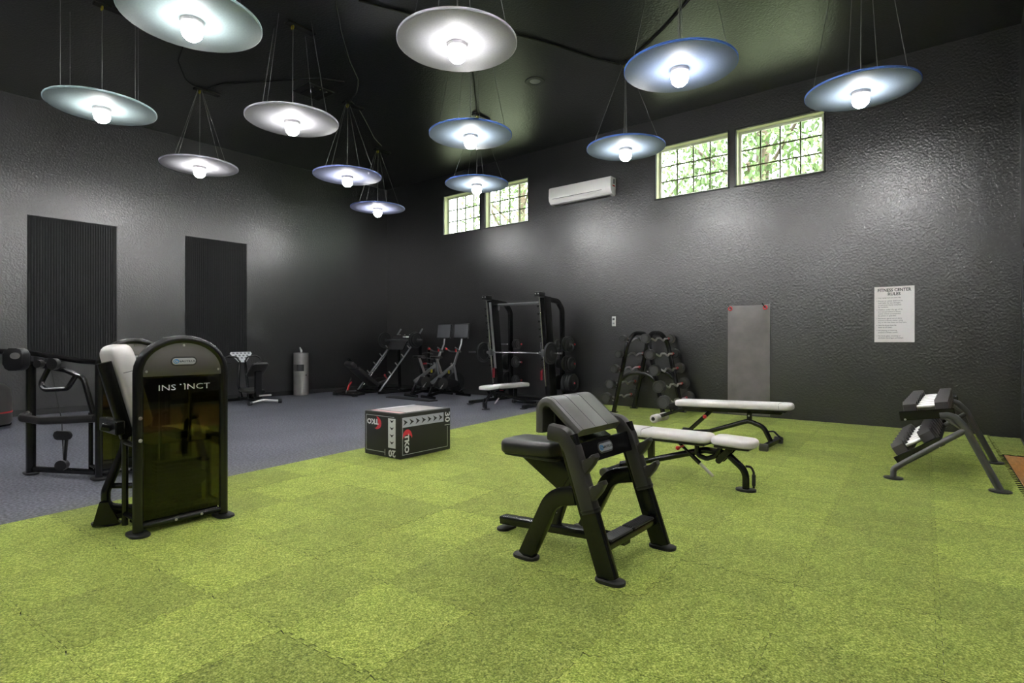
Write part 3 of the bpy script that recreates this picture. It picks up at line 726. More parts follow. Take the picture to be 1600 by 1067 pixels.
g = G(); g.prism([(.05*cos(2*pi*k/20),.032*sin(2*pi*k/20)) for k in range(20)], .006, frame(L(-7.245,1.265,1.18), (.78,.60,0), (0,0,1))@T(0,0,.035)); part('pivot_cap', g, 'steel_brushed', t)
g = G(); g.cyl(L(-6.98,1.50,1.10), L(-6.95,1.46,1.10), .055, 18); g.cyl(L(-7.14,1.42,1.10), L(-7.11,1.38,1.10), .040, 16); part('pulley', g, 'black_plastic', t)
g = G(); g.tube([L(-7.05,1.46,1.06), L(-7.08,1.40,.90), L(-7.0,1.42,.85), L(-6.84,1.56,.86), L(-6.78,1.62,1.0)], .024, .06); part('handle_hook', g, 'black_metal', t)
g = G(); g.prism(rrect(.18,.085,.04,5), .03, frame(L(-6.78,1.52,.42), (.78,.5,0), (0,0,1)), bev=.005); g.cyl(L(-6.78,1.54,.40), L(-6.80,1.53,.16), .014, 8); g.cyl(L(-6.83,1.53,.13), L(-6.78,1.49,.13), .05, 16); part('lower_pulley', g, 'black_plastic', t)
g = G(); g.tube([L(-6.98,1.46,1.06), L(-6.86,1.52,.55), L(-6.80,1.52,.15)], .004, 0, 6); part('steel_cable', g, 'cable_black', t)
g = G(); g.pad(.26, .34, .09, .07, .04, T(*L(-6.80,1.92,1.02))@R(radians(95),'X')); part('chest_pad', g, 'white_vinyl', t)
g = G(); g.rtube([L(-6.80,1.98,.05), L(-6.80,1.98,1.15)], .06, .06, (1,0,0), rad=.012); g.rtube([L(-6.80,1.98,.06), L(-6.5,2.02,.06)], .05, .05, (0,0,1)); part('pad_post', g, 'black_metal', t)
g = G()
for z in (.54,.62): bolt(g, L(-7.262,1.34,z), (1,-.4,0), .014)
part('bolt', g, 'steel_brushed', t)

# rounded housing that just shows at the picture's edge
t = thing('exercise_machine', 'dark grey rounded exercise machine with red stripe beside the wall', 'exercise machine', (-11.79, 1.63, 0), YAW)
g = G(); g.lathe([(0,.04),(.33,.04),(.35,.08),(.352,.45),(.33,.58),(.26,.655),(.15,.685),(0,.69)], 36); part('housing', g, 'grey_plastic', t)
g = G(); g.lathe([(.350,.215),(.356,.218),(.356,.238),(.350,.241)], 36); part('stripe', g, 'red', t)
g = G(); g.box((-.35,0,.035), (1.2,.50,.07), .02); part('base', g, 'black_metal', t)
g = G(); g.tube([(-.30,0,.3),(-.45,0,.9),(-.38,0,1.35)], .04, .2); g.box((-.36,0,1.38), (.08,.34,.22), .02); part('console_post', g, 'black_metal', t)

# ---------------------------------------------------------------- plyometric box
BW, BD, BH = .62, .80, .505
t = thing('plyo_box', 'black foam plyometric jump box printed with arrows, 20 and 30', 'box', (-5.225, 4.475, TZ), radians(1.5))
g = G(); g.box((0,0,BH/2), (BW,BD,BH), .014, seg=2); part('box_body', g, 'box_black', t)
FL = frame((0,-BD/2-.0004,0), (1,0,0), (0,0,1)); FR = frame((BW/2+.0004,0,0), (0,1,0), (0,0,1)); FT = T(0,0,BH+.0004)
def decal(name, outs, F, m, th=.0008):
    g = G()
    for o_ in outs: g.prism(o_, th, F)
    return part(name, g, m, t, ang=0)
def rc(x0,y0,x1,y1): return [(x0,y0),(x1,y0),(x1,y1),(x0,y1)]
def lines(pts, w=.006):
    out = []
    for (a, b), (c, d) in zip(pts, pts[1:]):
        out.append(rc(min(a,c)-w/2, min(b,d)-w/2, max(a,c)+w/2, max(b,d)+w/2))
    return out
hw, hd = BW/2, BD/2
decal('print_line', lines([(-.085+hw-.30+.12,.055),(-hw+.035,.055),(-hw+.035,BH-.045),(hw-.10,BH-.045)]), FL, 'badge')
decal('print_strip', [rc(hw-.20,.115,hw-.075,BH-.06)], FL, 'print_white')
decal('print_arrow', [[(hw-.175,z+.035),(hw-.1375,z),(hw-.10,z+.035),(hw-.1375,z+.024)] for z in (.155,.235,.315,.395)], FL@T(0,0,.0008), 'ink')
g = G(); textmesh('20', .105, FL@T(hw-.135,.058,0)@R(pi,'Z'), g, sx=1.15, bold=.003); g.prism(rc(-.003,-.035,.003,.035), .0006, FL@T(hw-.255,.056,0)); part('print_number', g, 'print_white', t, ang=0)
g = G(); textmesh('TKO', .082, FL@T(-hw+.15,BH-.115,0)@R(pi,'Z'), g, sx=1.2, bold=.004); part('print_lettering', g, 'print_white', t, ang=0)
sw = [(.10*cos(a)*1.0, .075*sin(a)) for a in [radians(d_) for d_ in range(-80,81,16)]]
sw2 = [(.055*cos(a)*1.0-.015, .068*sin(a)) for a in [radians(d_) for d_ in range(80,-81,-16)]]
g = G(); g.prism(sw+sw2, .0006, FL@T(-hw+.205,BH-.125,0)@R(radians(-12),'Z')); part('print_swoosh', g, 'print_red', t, ang=0)
decal('print_line', lines([(-hd+.035,BH-.10),(-hd+.035,.045),(hd-.055,.045),(hd-.055,.285)]), FR, 'badge')
decal('print_strip', [rc(-hd+.03,BH-.155,hd-.12,BH-.045)], FR, 'print_lavender')
decal('print_arrow', [[(y-.03,BH-.135),(y+.035,BH-.10),(y-.03,BH-.065),(y-.008,BH-.10)] for y in [-hd+.075+.092*k for k in range(7)]], FR@T(0,0,.0008), 'ink')
g = G(); textmesh('30', .115, FR@T(hd-.058,BH-.105,0)@R(-pi/2,'Z'), g, sx=1.1, bold=.003); g.prism(rc(-.045,-.003,.045,.003), .0006, FR@T(hd-.055,BH-.20,0)); part('print_number', g, 'print_white', t, ang=0)
g = G(); textmesh('TKO', .085, FR@T(-hd+.095,.165,0)@R(-pi/2,'Z'), g, sx=1.2, bold=.004); part('print_lettering', g, 'print_white', t, ang=0)
g = G(); g.prism(sw+sw2, .0006, FR@T(-hd+.105,.225,0)@R(radians(90),'Z')); part('print_swoosh', g, 'print_red', t, ang=0)
decal('painted_glare', [rc(-hw+.10,-hd+.14,hw-.06,hd-.06)], FT, 'box_top_glare'); decal('print_strip', [rc(-hw+.06,-hd+.045,hw-.05,-hd+.115)], FT, 'box_pink'); decal('print_strip', [rc(-hw+.03,-hd+.14,-hw+.085,hd-.06)], FT, 'print_white')  # grey panel paints the glare on the top; strips are print

# ---------------------------------------------------------------- benches
def flat_bench(label, loc, rz, z0):
    """single rear leg at x=0, seat pad near it, long back pad towards -x"""
    t = thing('weight_bench', label, 'bench', (loc[0], loc[1], z0), rz)
    g = G(); g.pad(.37, .29, .070, .085, .032, T(-.095,0,.388)@R(radians(2),'Y')); part('seat_pad', g, 'white_vinyl', t)
    g = G(); g.pad(.92, .29, .075, .075, .034, T(-.755,0,.388)); bp = part('back_pad', g, 'white_vinyl', t)
    g = G(); g.tube([(-.93,-.1455,.41),(-.93,-.14,.455),(-.93,-.11,.4645),(-.93,.11,.4645),(-.93,.14,.455)], .0022, n=6); part('seam', g, 'ink_grey', bp)
    g = G(); g.box((-.755,0,.376), (.86,.24,.022), .004); g.box((-.095,0,.376), (.30,.22,.022), .004); part('pad_board', g, 'black_plastic', t)
    g = G(); g.tube([(-1.22,0,.07),(-.90,0,.15),(-.36,0,.315),(-.16,0,.305),(0,0,.17),(0,0,.012)], .030, .14, 12); part('frame', g, 'black_metal', t)
    g = G(); g.box((-.89,0,.26), (.06,.05,.235), .006); part('post', g, 'black_metal', t)
    g = G(); g.cyl((-1.22,-.33,.05), (-1.22,.33,.05), .028, 12); part('base_bar', g, 'black_metal', t)
    for sy in (-1,1): g = G(); g.cyl((-1.22,sy*.31,.045), (-1.22,sy*.36,.045), .044, 14, bev=.006); part('end_cap', g, 'grey_plastic', t)
    g = G(); g.prism(rrect(.17,.13,.06,5), .018, bev=.004); part('foot_plate', g, 'rubber', t)
    g = G(); g.tube([(-.62,-.02,.372),(-.30,-.02,.105)], .013); g.tube([(-.50,-.02,.272),(-.40,-.02,.189)], .020); part('adjust_strut', g, 'black_metal', t)
    g = G(); g.tube([(-.40,-.02,.189),(-.28,-.02,.089)], .0145); part('strut_rod', g, 'steel_brushed', t)
    g = G(); g.tube([(-.42,-.045,.37),(-.42,-.045,.27),(-.33,-.045,.245),(-.25,-.045,.28),(-.20,-.045,.37)], .022, .05); part('hinge_bracket', g, 'black_metal', t)
    for yy in (.062,-.05): g = G(); g.prism(rrect(.20,.055,.026,4), .012, frame((-.17,yy,.30), (.66,0,.75), (-.75,0,.66))); hb = part('seat_link', g, 'black_metal', t)
    g = G(); 
    for k in (-.07,0,.07): bolt(g, (-.17+.66*k,-.0505,.30+.75*k), (0,-1,0), .010)
    part('bolt', g, 'steel_brushed', hb)
    g = G(); g.tube([(.0,0,.215),(.045,0,.215),(.066,0,.17),(.066,0,.035)], .010, .03); g.cyl((.066,0,.15), (.066,0,.055), .016, 10); part('lift_handle', g, 'rubber', t)
    g = G(); g.sphere((-.55,-.17,.335), .020); g.cyl((-.55,-.17,.335), (-.55,-.04,.335), .008, 8); part('knob', g, 'red', t, 'red ball knob')
    return t
flat_bench('white padded flat bench on the turf behind the preacher curl bench', (-1.54, 5.15), 0, TZ)
flat_bench('white padded bench standing under the smith machine bar', (-7.33, 8.22), radians(-92), 0)
t = thing('decline_bench', 'long white padded decline bench with foam leg rollers near the hung mat', 'bench', (-1.93, 7.47, TZ))
def Q(x): return x+1.93
M_ = T(Q(-2.41),0,.455)@R(radians(-1.6),'Y')
g = G(); g.pad(1.46, .29, .085, .085, .038, M_); bp = part('pad', g, 'white_vinyl', t)
g = G(); g.tube([M_@Vector(p) for p in ((.60,-.1455,.02),(.60,-.1455,.05),(.60,-.13,.078),(.60,-.10,.0855),(.60,.13,.0855))], .0022, n=6); part('seam', g, 'ink_grey', bp)
g = G(); g.box((.02,0,-.012), (1.30,.24,.024), .004, M_); g.box((0,0,-.04), (1.2,.05,.04), .006, M_); part('pad_board', g, 'black_metal', t)
g = G(); g.tube([(Q(-3.15),0,.06),(Q(-2.70),0,.12),(Q(-2.20),0,.305),(Q(-2.02),0,.24),(Q(-1.93),0,.06)], .030, .13, 12); part('frame', g, 'black_metal', t)
g = G(); g.box((Q(-2.19),0,.365), (.055,.05,.14), .006); pp = part('post', g, 'black_metal', t); g = G(); bolt(g, (Q(-2.19),-.025,.37), (0,-1,0), .012); part('bolt', g, 'steel_brushed', pp)
for xx in (-1.93, -3.15):
    g = G(); g.rtube([(Q(xx),-.33,.05), (Q(xx),.33,.05)], .06, .06, (0,0,1), rad=.014); part('base_bar', g, 'black_metal', t)
    for sy in (-1,1): g = G(); g.box((Q(xx),sy*.335,.045), (.11,.03,.09), .018, seg=2); part('end_cap', g, 'grey_plastic', t)
g = G(); g.tube([(Q(-1.97),0,.19),(Q(-1.90),0,.20),(Q(-1.86),0,.16),(Q(-1.80),0,.10)], .011, .03); g.cyl((Q(-1.845),0,.145), (Q(-1.80),0,.10), .015, 8); part('lift_handle', g, 'rubber', t)
g = G(); g.rtube([(Q(-2.66),0,.41),(Q(-2.98),0,.10)], .045, .05, (0,1,0), rad=.01); st = part('adjust_post', g, 'black_metal', t)
g = G(); g.sphere((Q(-2.745),-.045,.315), .026); part('knob', g, 'red', t, 'red ball knob')
g = G(); g.rtube([(Q(-2.98),0,.42),(Q(-3.40),0,.26)], .045, .045, (0,1,0), rad=.01); part('roller_arm', g, 'black_metal', t)
g = G(); g.cyl((Q(-3.40),-.22,.245), (Q(-3.40),.22,.245), .014, 10); ax = part('roller_axle', g, 'black_metal', t)
for sy in (-1,1):
    g = G(); g.cyl((Q(-3.40),sy*.045,.245), (Q(-3.40),sy*.205,.245), .058, 18, bev=.018); part('foam_roller', g, 'white_vinyl', t)
    g = G(); g.cyl((Q(-3.40),sy*.203,.245), (Q(-3.40),sy*.212,.245), .026, 12); part('roller_cap', g, 'black_plastic', ax)
g = G(); g.tube([(Q(-3.18),-.10,.35),(Q(-3.22),-.12,.45),(Q(-3.22),.12,.45),(Q(-3.18),.10,.35)], .012, .03); part('hand_grip', g, 'rubber', t)

# ---------------------------------------------------------------- dumbbell rack with hex dumbbells
RY0, RY1 = 6.50, 8.0
t = thing('dumbbell_rack', 'two tier grey dumbbell rack on splayed tube legs', 'rack', (-.2, 7.25, TZ))
for yy in (RY0-7.25, RY1-7.25):
    g = G(); g.tube([(.39,yy,.01),(.15,yy,.54),(.06,yy,.645),(-.03,yy,.630)], .030, .10, 12); part('end_leg', g, 'gun_metal', t)
    g = G(); g.tube([(.16,yy,.52),(-.30,yy,.165),(-.385,yy,.09),(-.385,yy,.01)], .027, .06, 12); part('brace', g, 'gun_metal', t)
    for xx in (.39,-.385): g = G(); g.lathe([(0,0),(.078,0),(.084,.006),(.078,.014),(.03,.018),(0,.018)], 24, T(xx,yy,0)); part('foot_disc', g, 'black_plastic', t)
    g = G(); g.cyl((.0,yy,.62), (.12,yy,.53), .016, 10); part('gusset', g, 'gun_metal', t)
UA, LA = radians(9), radians(34)
MU = T(-.12,0,.645)@R(-UA,'Y'); ML = T(-.185,0,.30)@R(-LA,'Y')
for M_, nm in ((MU,'upper_shelf'), (ML,'lower_shelf')):
    g = G()
    for x0 in (-.155,.135): g.box((x0,0,-.02), (.055,1.50,.05), .006, M_)
    for yy in (-.755,.755): g.box((-.01,yy,-.012), (.42,.012,.085), .004, M_)
    sh = part(nm, g, 'black_metal', t)
    g = G()
    for xx in (-.18,.15): bolt(g, M_@Vector((xx,-.76,-.045)), (0,-1,0), .010)
    part('bolt', g, 'steel_brushed', sh)
def hexo(r): return [(r*cos(radians(30+60*k)), r*sin(radians(30+60*k))) for k in range(6)]
def dumbbell(M_, k, label, grp, r, hl):
    d = thing('dumbbell', label, 'dumbbell', (0,0,0), 0, grp)
    for sx in (-1,1):
        g = G(); g.prism(hexo(r), hl, frame((sx*(.070+hl/2)-hl/2,0,r*.866), (0,1,0), (0,0,1)), bev=.010); part('head', g, 'dumb_rubber', d)
    g = G(); g.cyl((-.08,0,r*.866), (.08,0,r*.866), .0155, 14); g.cyl((-.035,0,r*.866), (.035,0,r*.866), .0175, 14); part('handle', g, 'bar_silver', d)
    W_ = T(-.2,7.25,TZ)@M_; d.matrix_world = W_
for k in range(7):
    y = RY0-7.25+.10+k*.205
    dumbbell(MU@T(-.01,y,.006), k, 'black hex dumbbell with chrome handle on the upper shelf of the rack', 'dumbbells on the upper shelf', .060+.0015*k, .105)
    dumbbell(ML@T(-.01,y,.006), k, 'black hex dumbbell with chrome handle on the sloping lower shelf of the rack', 'dumbbells on the lower shelf', .072+.001*k, .112)

# ---------------------------------------------------------------- fixed barbell rack
BX, BY = -4.66, 9.72
t = thing('barbell_rack', 'black A-frame barbell rack with arched ends by the back wall', 'rack', (BX, BY, TZ))
for sx in (-1,1):
    path = [(sx*.49,-.39,.0),(sx*.165,-.39,1.46),(sx*.165,.42,1.46),(sx*.49,.42,.0)]
    g = G(); g.tube(path, .041, .30, 12, fn=10); part('end_arch', g, 'black_metal', t)
    for yy in (-.39,.42): g = G(); g.prism(rrect(.16,.09,.04,4), .014, T(sx*.49,yy,0), bev=.003); part('foot_plate', g, 'rubber', t)
for yy in (-.39,.42):
    g = G(); g.rtube([(-.345+.0,yy,.60),(-.20,yy,.72),(0,yy,.75),(.20,yy,.72),(.345,yy,.60)], .05, .07, (0,1,0), .3, .02); part('brace', g, 'black_metal', t)
tiers = [1.36, 1.08, .81, .53, .27]; nm = ['top', 'second', 'middle', 'fourth', 'lowest']
for sx, side in ((-1,'smith machine side'), (1,'hung mat side')):
    for i, z in enumerate(tiers):
        x = sx*(.215+.085*i*1.02); r = (.066+.009*i) if sx < 0 else (.084+.008*i)
        leg = sx*(.49-.30*z/1.33)
        for yy in (-.39,.42):
            g = G(); g.rtube([(leg,yy,z-.06),(x,yy,z-.045),(x+sx*.035,yy,z-.005)], .03, .014, (0,1,0), .015, .004); part('cradle', g, 'steel_brushed' if yy < 0 else 'black_metal', t)
        b = thing('barbell', 'curl barbell with round black heads, %s tier, %s of its rack' % (nm[i], side), 'barbell', (BX+x, BY, TZ+z), 0, 'barbells on the A-frame rack')
        for sy in (-1,1):
            M_ = T(0,sy*.475,0)@R(-sy*pi/2,'X')@T(0,0,-.0)
            g = G(); g.lathe([(0,0),(r*.86,0),(r,.012),(r,.098),(r*.9,.110),(r*.62,.110),(r*.6,.106),(0,.106)], 12, M_); h_ = part('head', g, 'bell_rubber', b, ang=20)
            g = G(); g.lathe([(0,0),(r*.58,0),(r*.58,.004),(0,.004)], 20, M_@T(0,0,.106)); part('head_cap', g, 'plate_face', h_)
            g = G(); g.cyl((0,sy*.40,0), (0,sy*.445,0), .024, 12); part('collar', g, 'red', b)
        g = G(); g.tube([(0,-.48,0),(0,-.27,0),(sx*.02,-.17,-.040),(sx*.0,-.06,.012),(0,.06,.012),(sx*.02,.17,-.040),(0,.27,0),(0,.48,0)], .0165, .03, 10); part('bar', g, 'bar_silver', b)

# ---------------------------------------------------------------- smith machine and plates
def plate(label, p, r, th, grp, axis='X', sgn=1, tilt=0):
    o = thing('weight_plate', label, 'weight plate', p, 0, grp)
    M_ = (R(pi/2,'Y') if axis == 'X' else R(pi/2,'X'))
    if tilt: M_ = R(tilt,'X')@M_
    g = G(); g.lathe([(.026,-th*.45),(.05,-th*.45),(.055,-th*.30),(r*.74,-th*.30),(r*.80,-th/2),(r*.97,-th/2),(r,-th*.3),(r,th*.3),(r*.97,th/2),(r*.80,th/2),(r*.74,th*.30),(.055,th*.30),(.05,th*.45),(.026,th*.45),(.026,-th*.45)], 32, M_); part('disc', g, 'plate_iron', o)
    g = G(); g.lathe([(.0225,-th*.5),(.032,-th*.5),(.032,th*.5),(.0225,th*.5),(.0225,-th*.5)], 18, M_); part('hub', g, 'plate_face', o)
SX, SY = -7.53, 9.6
t = thing('smith_machine', 'tall black smith machine with leaning guide rods and plate storage horns', 'smith machine', (SX, SY, 0))
for sx in (-1,1):
    x = sx*.715
    top, bot = Vector((x,-.33,2.23)), Vector((x,-.10,.40)); d = (bot-top).normalized()
    g = G(); g.cyl(top, bot, .016, 12); part('guide_rod', g, 'chrome', t)
    g = G(); g.rtube([top+Vector((0,.20,.0)), Vector((x,.10+.02,.02))], .13, .24, (1,0,0), rad=.012); pn = part('column', g, 'black_metal', t)
    if sx > 0: oval_badge(t, frame((x,-.225+.115,1.75), (1,0,0), (0,-.12,1))@T(0,0,.006)@T(0,0,.0), .10, .04)
    # catch teeth
    off = Vector((.05,.055,0)); g = G(); g.rtube([top.lerp(bot,.03)+off, top.lerp(bot,.82)+off], .06, .010, (1,0,0), rad=.002); part('catch_strip', g, 'silver_paint' if sx < 0 else 'black_metal', t)
    for k in range(9):
        c = top.lerp(bot, .10+.085*k)+Vector((-.05,.03,0)); g = G(); g.tube([c+Vector((0,.03,.02)), c+Vector((0,-.035,-.025)), c+Vector((0,-.05,.01))], .009, 0, 6); part('catch_hook', g, 'black_metal', t)
    g = G(); g.box((x,-.31,2.275), (.13,.20,.10), .012, seg=2); cap = part('top_cap', g, 'black_plastic', t)
    g = G()
    for k in (-1,1): bolt(g, (x+.035*k,-.41,2.285), (0,-1,0), .012)
    part('bolt', g, 'steel_brushed', cap)
    g = G(); g.rtube([(x,-.12,2.20),(x,.33,2.17),(x,.50,2.0),(x,.52,.03)], .075, .10, (1,0,0), .18, .012); up = part('rear_upright', g, 'black_metal', t)
    g = G(); g.rtube([(x,-.85,.04),(x,.62,.04)], .08, .06, (1,0,0), rad=.012); part('base_rail', g, 'black_metal', t)
    g = G(); g.prism(rrect(.12,.16,.05,5), .014, T(x,-.84,0), bev=.003); part('foot_plate', g, 'rubber', t)
    # safety stop with red handle
    c = top.lerp(bot,.88)+Vector((.03 if sx < 0 else -.09,0,0))
    g = G(); g.box(c, (.05,.04,.20), .008); part('safety_stop', g, 'dark_red', t); g = G(); g.tube([c+Vector((0,0,.08)), c+Vector((.05,-.03,.12))], .012); part('stop_handle', g, 'dark_red', t)
    for z in (1.26,.85,.44):
        g = G(); g.cyl((x-.30,.52,z), (x+.30,.52,z), .022, 12); part('plate_horn', g, 'chrome', t)
        g = G(); g.cyl((x+.298,.52,z), (x+.315,.52,z), .020, 12); part('horn_tip', g, 'red', t)
g = G(); g.cyl((-.715,-.0,2.13), (.715,-.0,2.13), .030, 14); g.box((-.68,.0,2.07), (.10,.05,.12), .01); part('top_bar', g, 'gun_metal', t)
g = G(); g.rtube([(-.715,.60,.04),(.715,.60,.04)], .06, .06, (0,0,1)); part('rear_bar', g, 'black_metal', t)
g = G(); g.box((-.715+.02,-.105,1.31), (.07,.004,.20)); st = part('warning_sticker', g, 'white', t); g = G(); g.box((-.715+.02,-.108,1.375), (.07,.003,.05)); g.box((-.715+.02,-.108,1.245), (.07,.003,.04)); part('sticker_band', g, 'red', st)
zb = 1.08; yb_ = -.33+.23*(2.23-zb)/1.83
g = G(); g.cyl((-1.36,yb_,zb), (1.17,yb_,zb), .0145, 12); g.cyl((-1.36,yb_,zb), (-.80,yb_,zb), .0235, 14); g.cyl((.80,yb_,zb), (1.17,yb_,zb), .0235, 14); part('lift_bar', g, 'chrome', t)
for x in (-.715,.715):
    g = G(); g.box((x,yb_,zb), (.08,.07,.14), .012, seg=2); g.tube([(x-.04,yb_-.02,zb+.07),(x-.05,yb_-.03,zb+.22)], .014); g.cyl((x-.10,yb_,zb), (x+.10,yb_,zb), .030, 12); part('carriage', g, 'gun_metal', t)
plate('black weight plate on the smith bar end toward the spin bikes', (SX-.93, SY+yb_, zb), .222, .055, 'plates on the smith bar')
plate('black weight plate on the smith bar end toward the barbell rack', (SX+.90, SY+yb_, zb), .222, .055, 'plates on the smith bar')
HORN = [(-1,1.26,[(.14,.11,.05),(.20,.11,.05)],[]), (-1,.85,[(.13,.125,.055)],[(-.14,.19,.055)]), (-1,.44,[(.13,.115,.05)],[(-.10,.19,.05),(-.155,.19,.05),(-.21,.19,.05)]),
        (1,1.26,[(.10,.165,.055),(.165,.165,.055)],[(-.13,.10,.05)]), (1,.85,[(.10,.165,.055),(.17,.165,.05),(.225,.14,.045)],[(-.12,.105,.05)]),
        (1,.44,[(.10,.20,.05),(.155,.20,.05),(.21,.20,.05),(.265,.20,.05)],[(-.12,.16,.05),(-.175,.16,.05)])]
for sx, z, a, b in HORN:
    nmz = {1.26:'upper', .85:'middle', .44:'lower'}[z]; sd = 'bike-side' if sx < 0 else 'barbell-rack-side'
    for dx, r, th in a: plate('black weight plate on the outer tip of the %s storage horn, %s smith upright' % (nmz, sd), (SX+sx*.715+dx, SY+.52, z), r, th, 'plates on %s %s horn' % (sd, nmz))
    for dx, r, th in b: plate('black weight plate on the inner stub of the %s storage horn, %s smith upright' % (nmz, sd), (SX+sx*.715+dx, SY+.52, z), r, th, 'plates on %s %s horn stub' % (sd, nmz))

# ---------------------------------------------------------------- leg press
LX, LY = -11.85, 8.10
t = thing('leg_press', 'black plate loaded leg press with sloping rails near the room corner', 'leg press', (LX, LY, 0))
g = G(); g.box((0,.16,.05), (.86,.34,.05), .012); g.box((0,.9,.05), (.12,1.5,.07), .012); part('base', g, 'black_metal', t)
for sx in (-1,1):
    g = G(); g.rtube([(sx*.44,.72,.05),(sx*.44,2.12,.05)], .06, .07, (1,0,0)); part('side_beam', g, 'black_metal', t)
    g = G(); g.tube([(sx*.44,.74,.08),(sx*.44,2.08,1.52)], .020); rl = part('rail', g, 'silver_paint', t); g = G(); g.tube([(sx*.39,.78,.08),(sx*.39,2.12,1.52)], .013); part('rail_rod', g, 'chrome', rl)
    g = G(); g.rtube([(sx*.44,2.06,1.50),(sx*.44,2.12,.05)], .06, .06, (1,0,0)); part('rear_post', g, 'black_metal', t)
    for k in range(4): f_ = .28+.15*k; g = G(); g.tube([(sx*.44,.74+1.34*f_,.08+1.44*f_), (sx*.44,.66+1.34*f_,.16+1.44*f_)], .014, 0, 8); part('rail_stop', g, 'steel_brushed', t)
    g = G(); g.tube([(sx*.44,.98,.38),(sx*.44,.92,.47)], .010); g.sphere((sx*.44,.91,.48), .026); part('stop_lever', g, 'red', t, 'red stop lever knob')
    g = G(); g.prism(rrect(.14,.12,.05,4), .012, T(sx*.40,.05,0)); g.prism(rrect(.14,.12,.05,4), .012, T(sx*.44,2.1,0)); part('foot_plate', g, 'rubber', t)
M_ = frame((0,.60,.50), (1,0,0), (0,-.80,.62))
g = G(); g.pad(.42, .80, .09, .08, .035, M_@T(0,-.06,0)); part('back_pad', g, 'black_vinyl', t)
g = G(); g.pad(.34, .20, .10, .07, .035, M_@T(0,.46,.0)); part('head_pad', g, 'black_vinyl', t)
g = G(); g.box((0,.10,-.03), (.08,1.0,.05), .01, M_); part('back_spine', g, 'black_metal', t)
g = G(); g.pad(.44, .34, .08, .06, .03, frame((0,1.10,.27), (1,0,0), (0,.95,.30))); part('seat', g, 'black_vinyl', t)
g = G(); g.box((0,1.05,.16), (.10,.10,.22), .01); part('seat_post', g, 'black_metal', t)
g = G(); g.tube([(0,.08,.08),(0,.22,.42)], .022); part('recline_strut', g, 'black_metal', t)
g = G(); g.tube([(.05,.10,.14),(.06,.13,.26),(.06,.20,.33)], .022, .08, 8); part('recline_handle', g, 'red', t, 'red recline handle')
FP = frame((0,1.72,1.30), (1,0,0), (0,.55,.84))
g = G(); g.box((0,0,0), (.66,.46,.03), .006, FP); fp = part('foot_platform', g, 'black_metal', t)
g = G(); 
for k in range(3): g.tube([FP@Vector((-.20+.2*k,.18,-.02)), FP@Vector((-.14+.2*k,.26,-.02)), FP@Vector((-.06+.2*k,.20,-.02))], .014, .03, 8)
part('platform_handle', g, 'steel_brushed', t)
g = G(); g.box((0,1.80,1.22), (.92,.10,.10), .01); g.cyl((-.78,1.75,1.36), (.88,1.75,1.36), .024, 12); part('sled', g, 'gun_metal', t)
g = G(); g.box((.36,1.66,1.44), (.14,.10,.04), .006); part('warning_sticker', g, 'white', t)
for sx in (-1,1): g = G(); g.tube([(sx*.44,2.0,1.45),(sx*.44,2.16,1.66)], .022); part('rail_end', g, 'silver_paint', t)
plate('black weight plate on the leg press sled, side toward the bikes', (LX+.62, LY+1.75, 1.36), .215, .055, 'plates on the leg press')
plate('thinner black weight plate outermost on the leg press sled, side toward the bikes', (LX+.685, LY+1.75, 1.36), .19, .05, 'plates on the leg press')
plate('black weight plate on the leg press sled, side away from the bikes', (LX-.62, LY+1.75, 1.36), .215, .055, 'plates on the leg press')

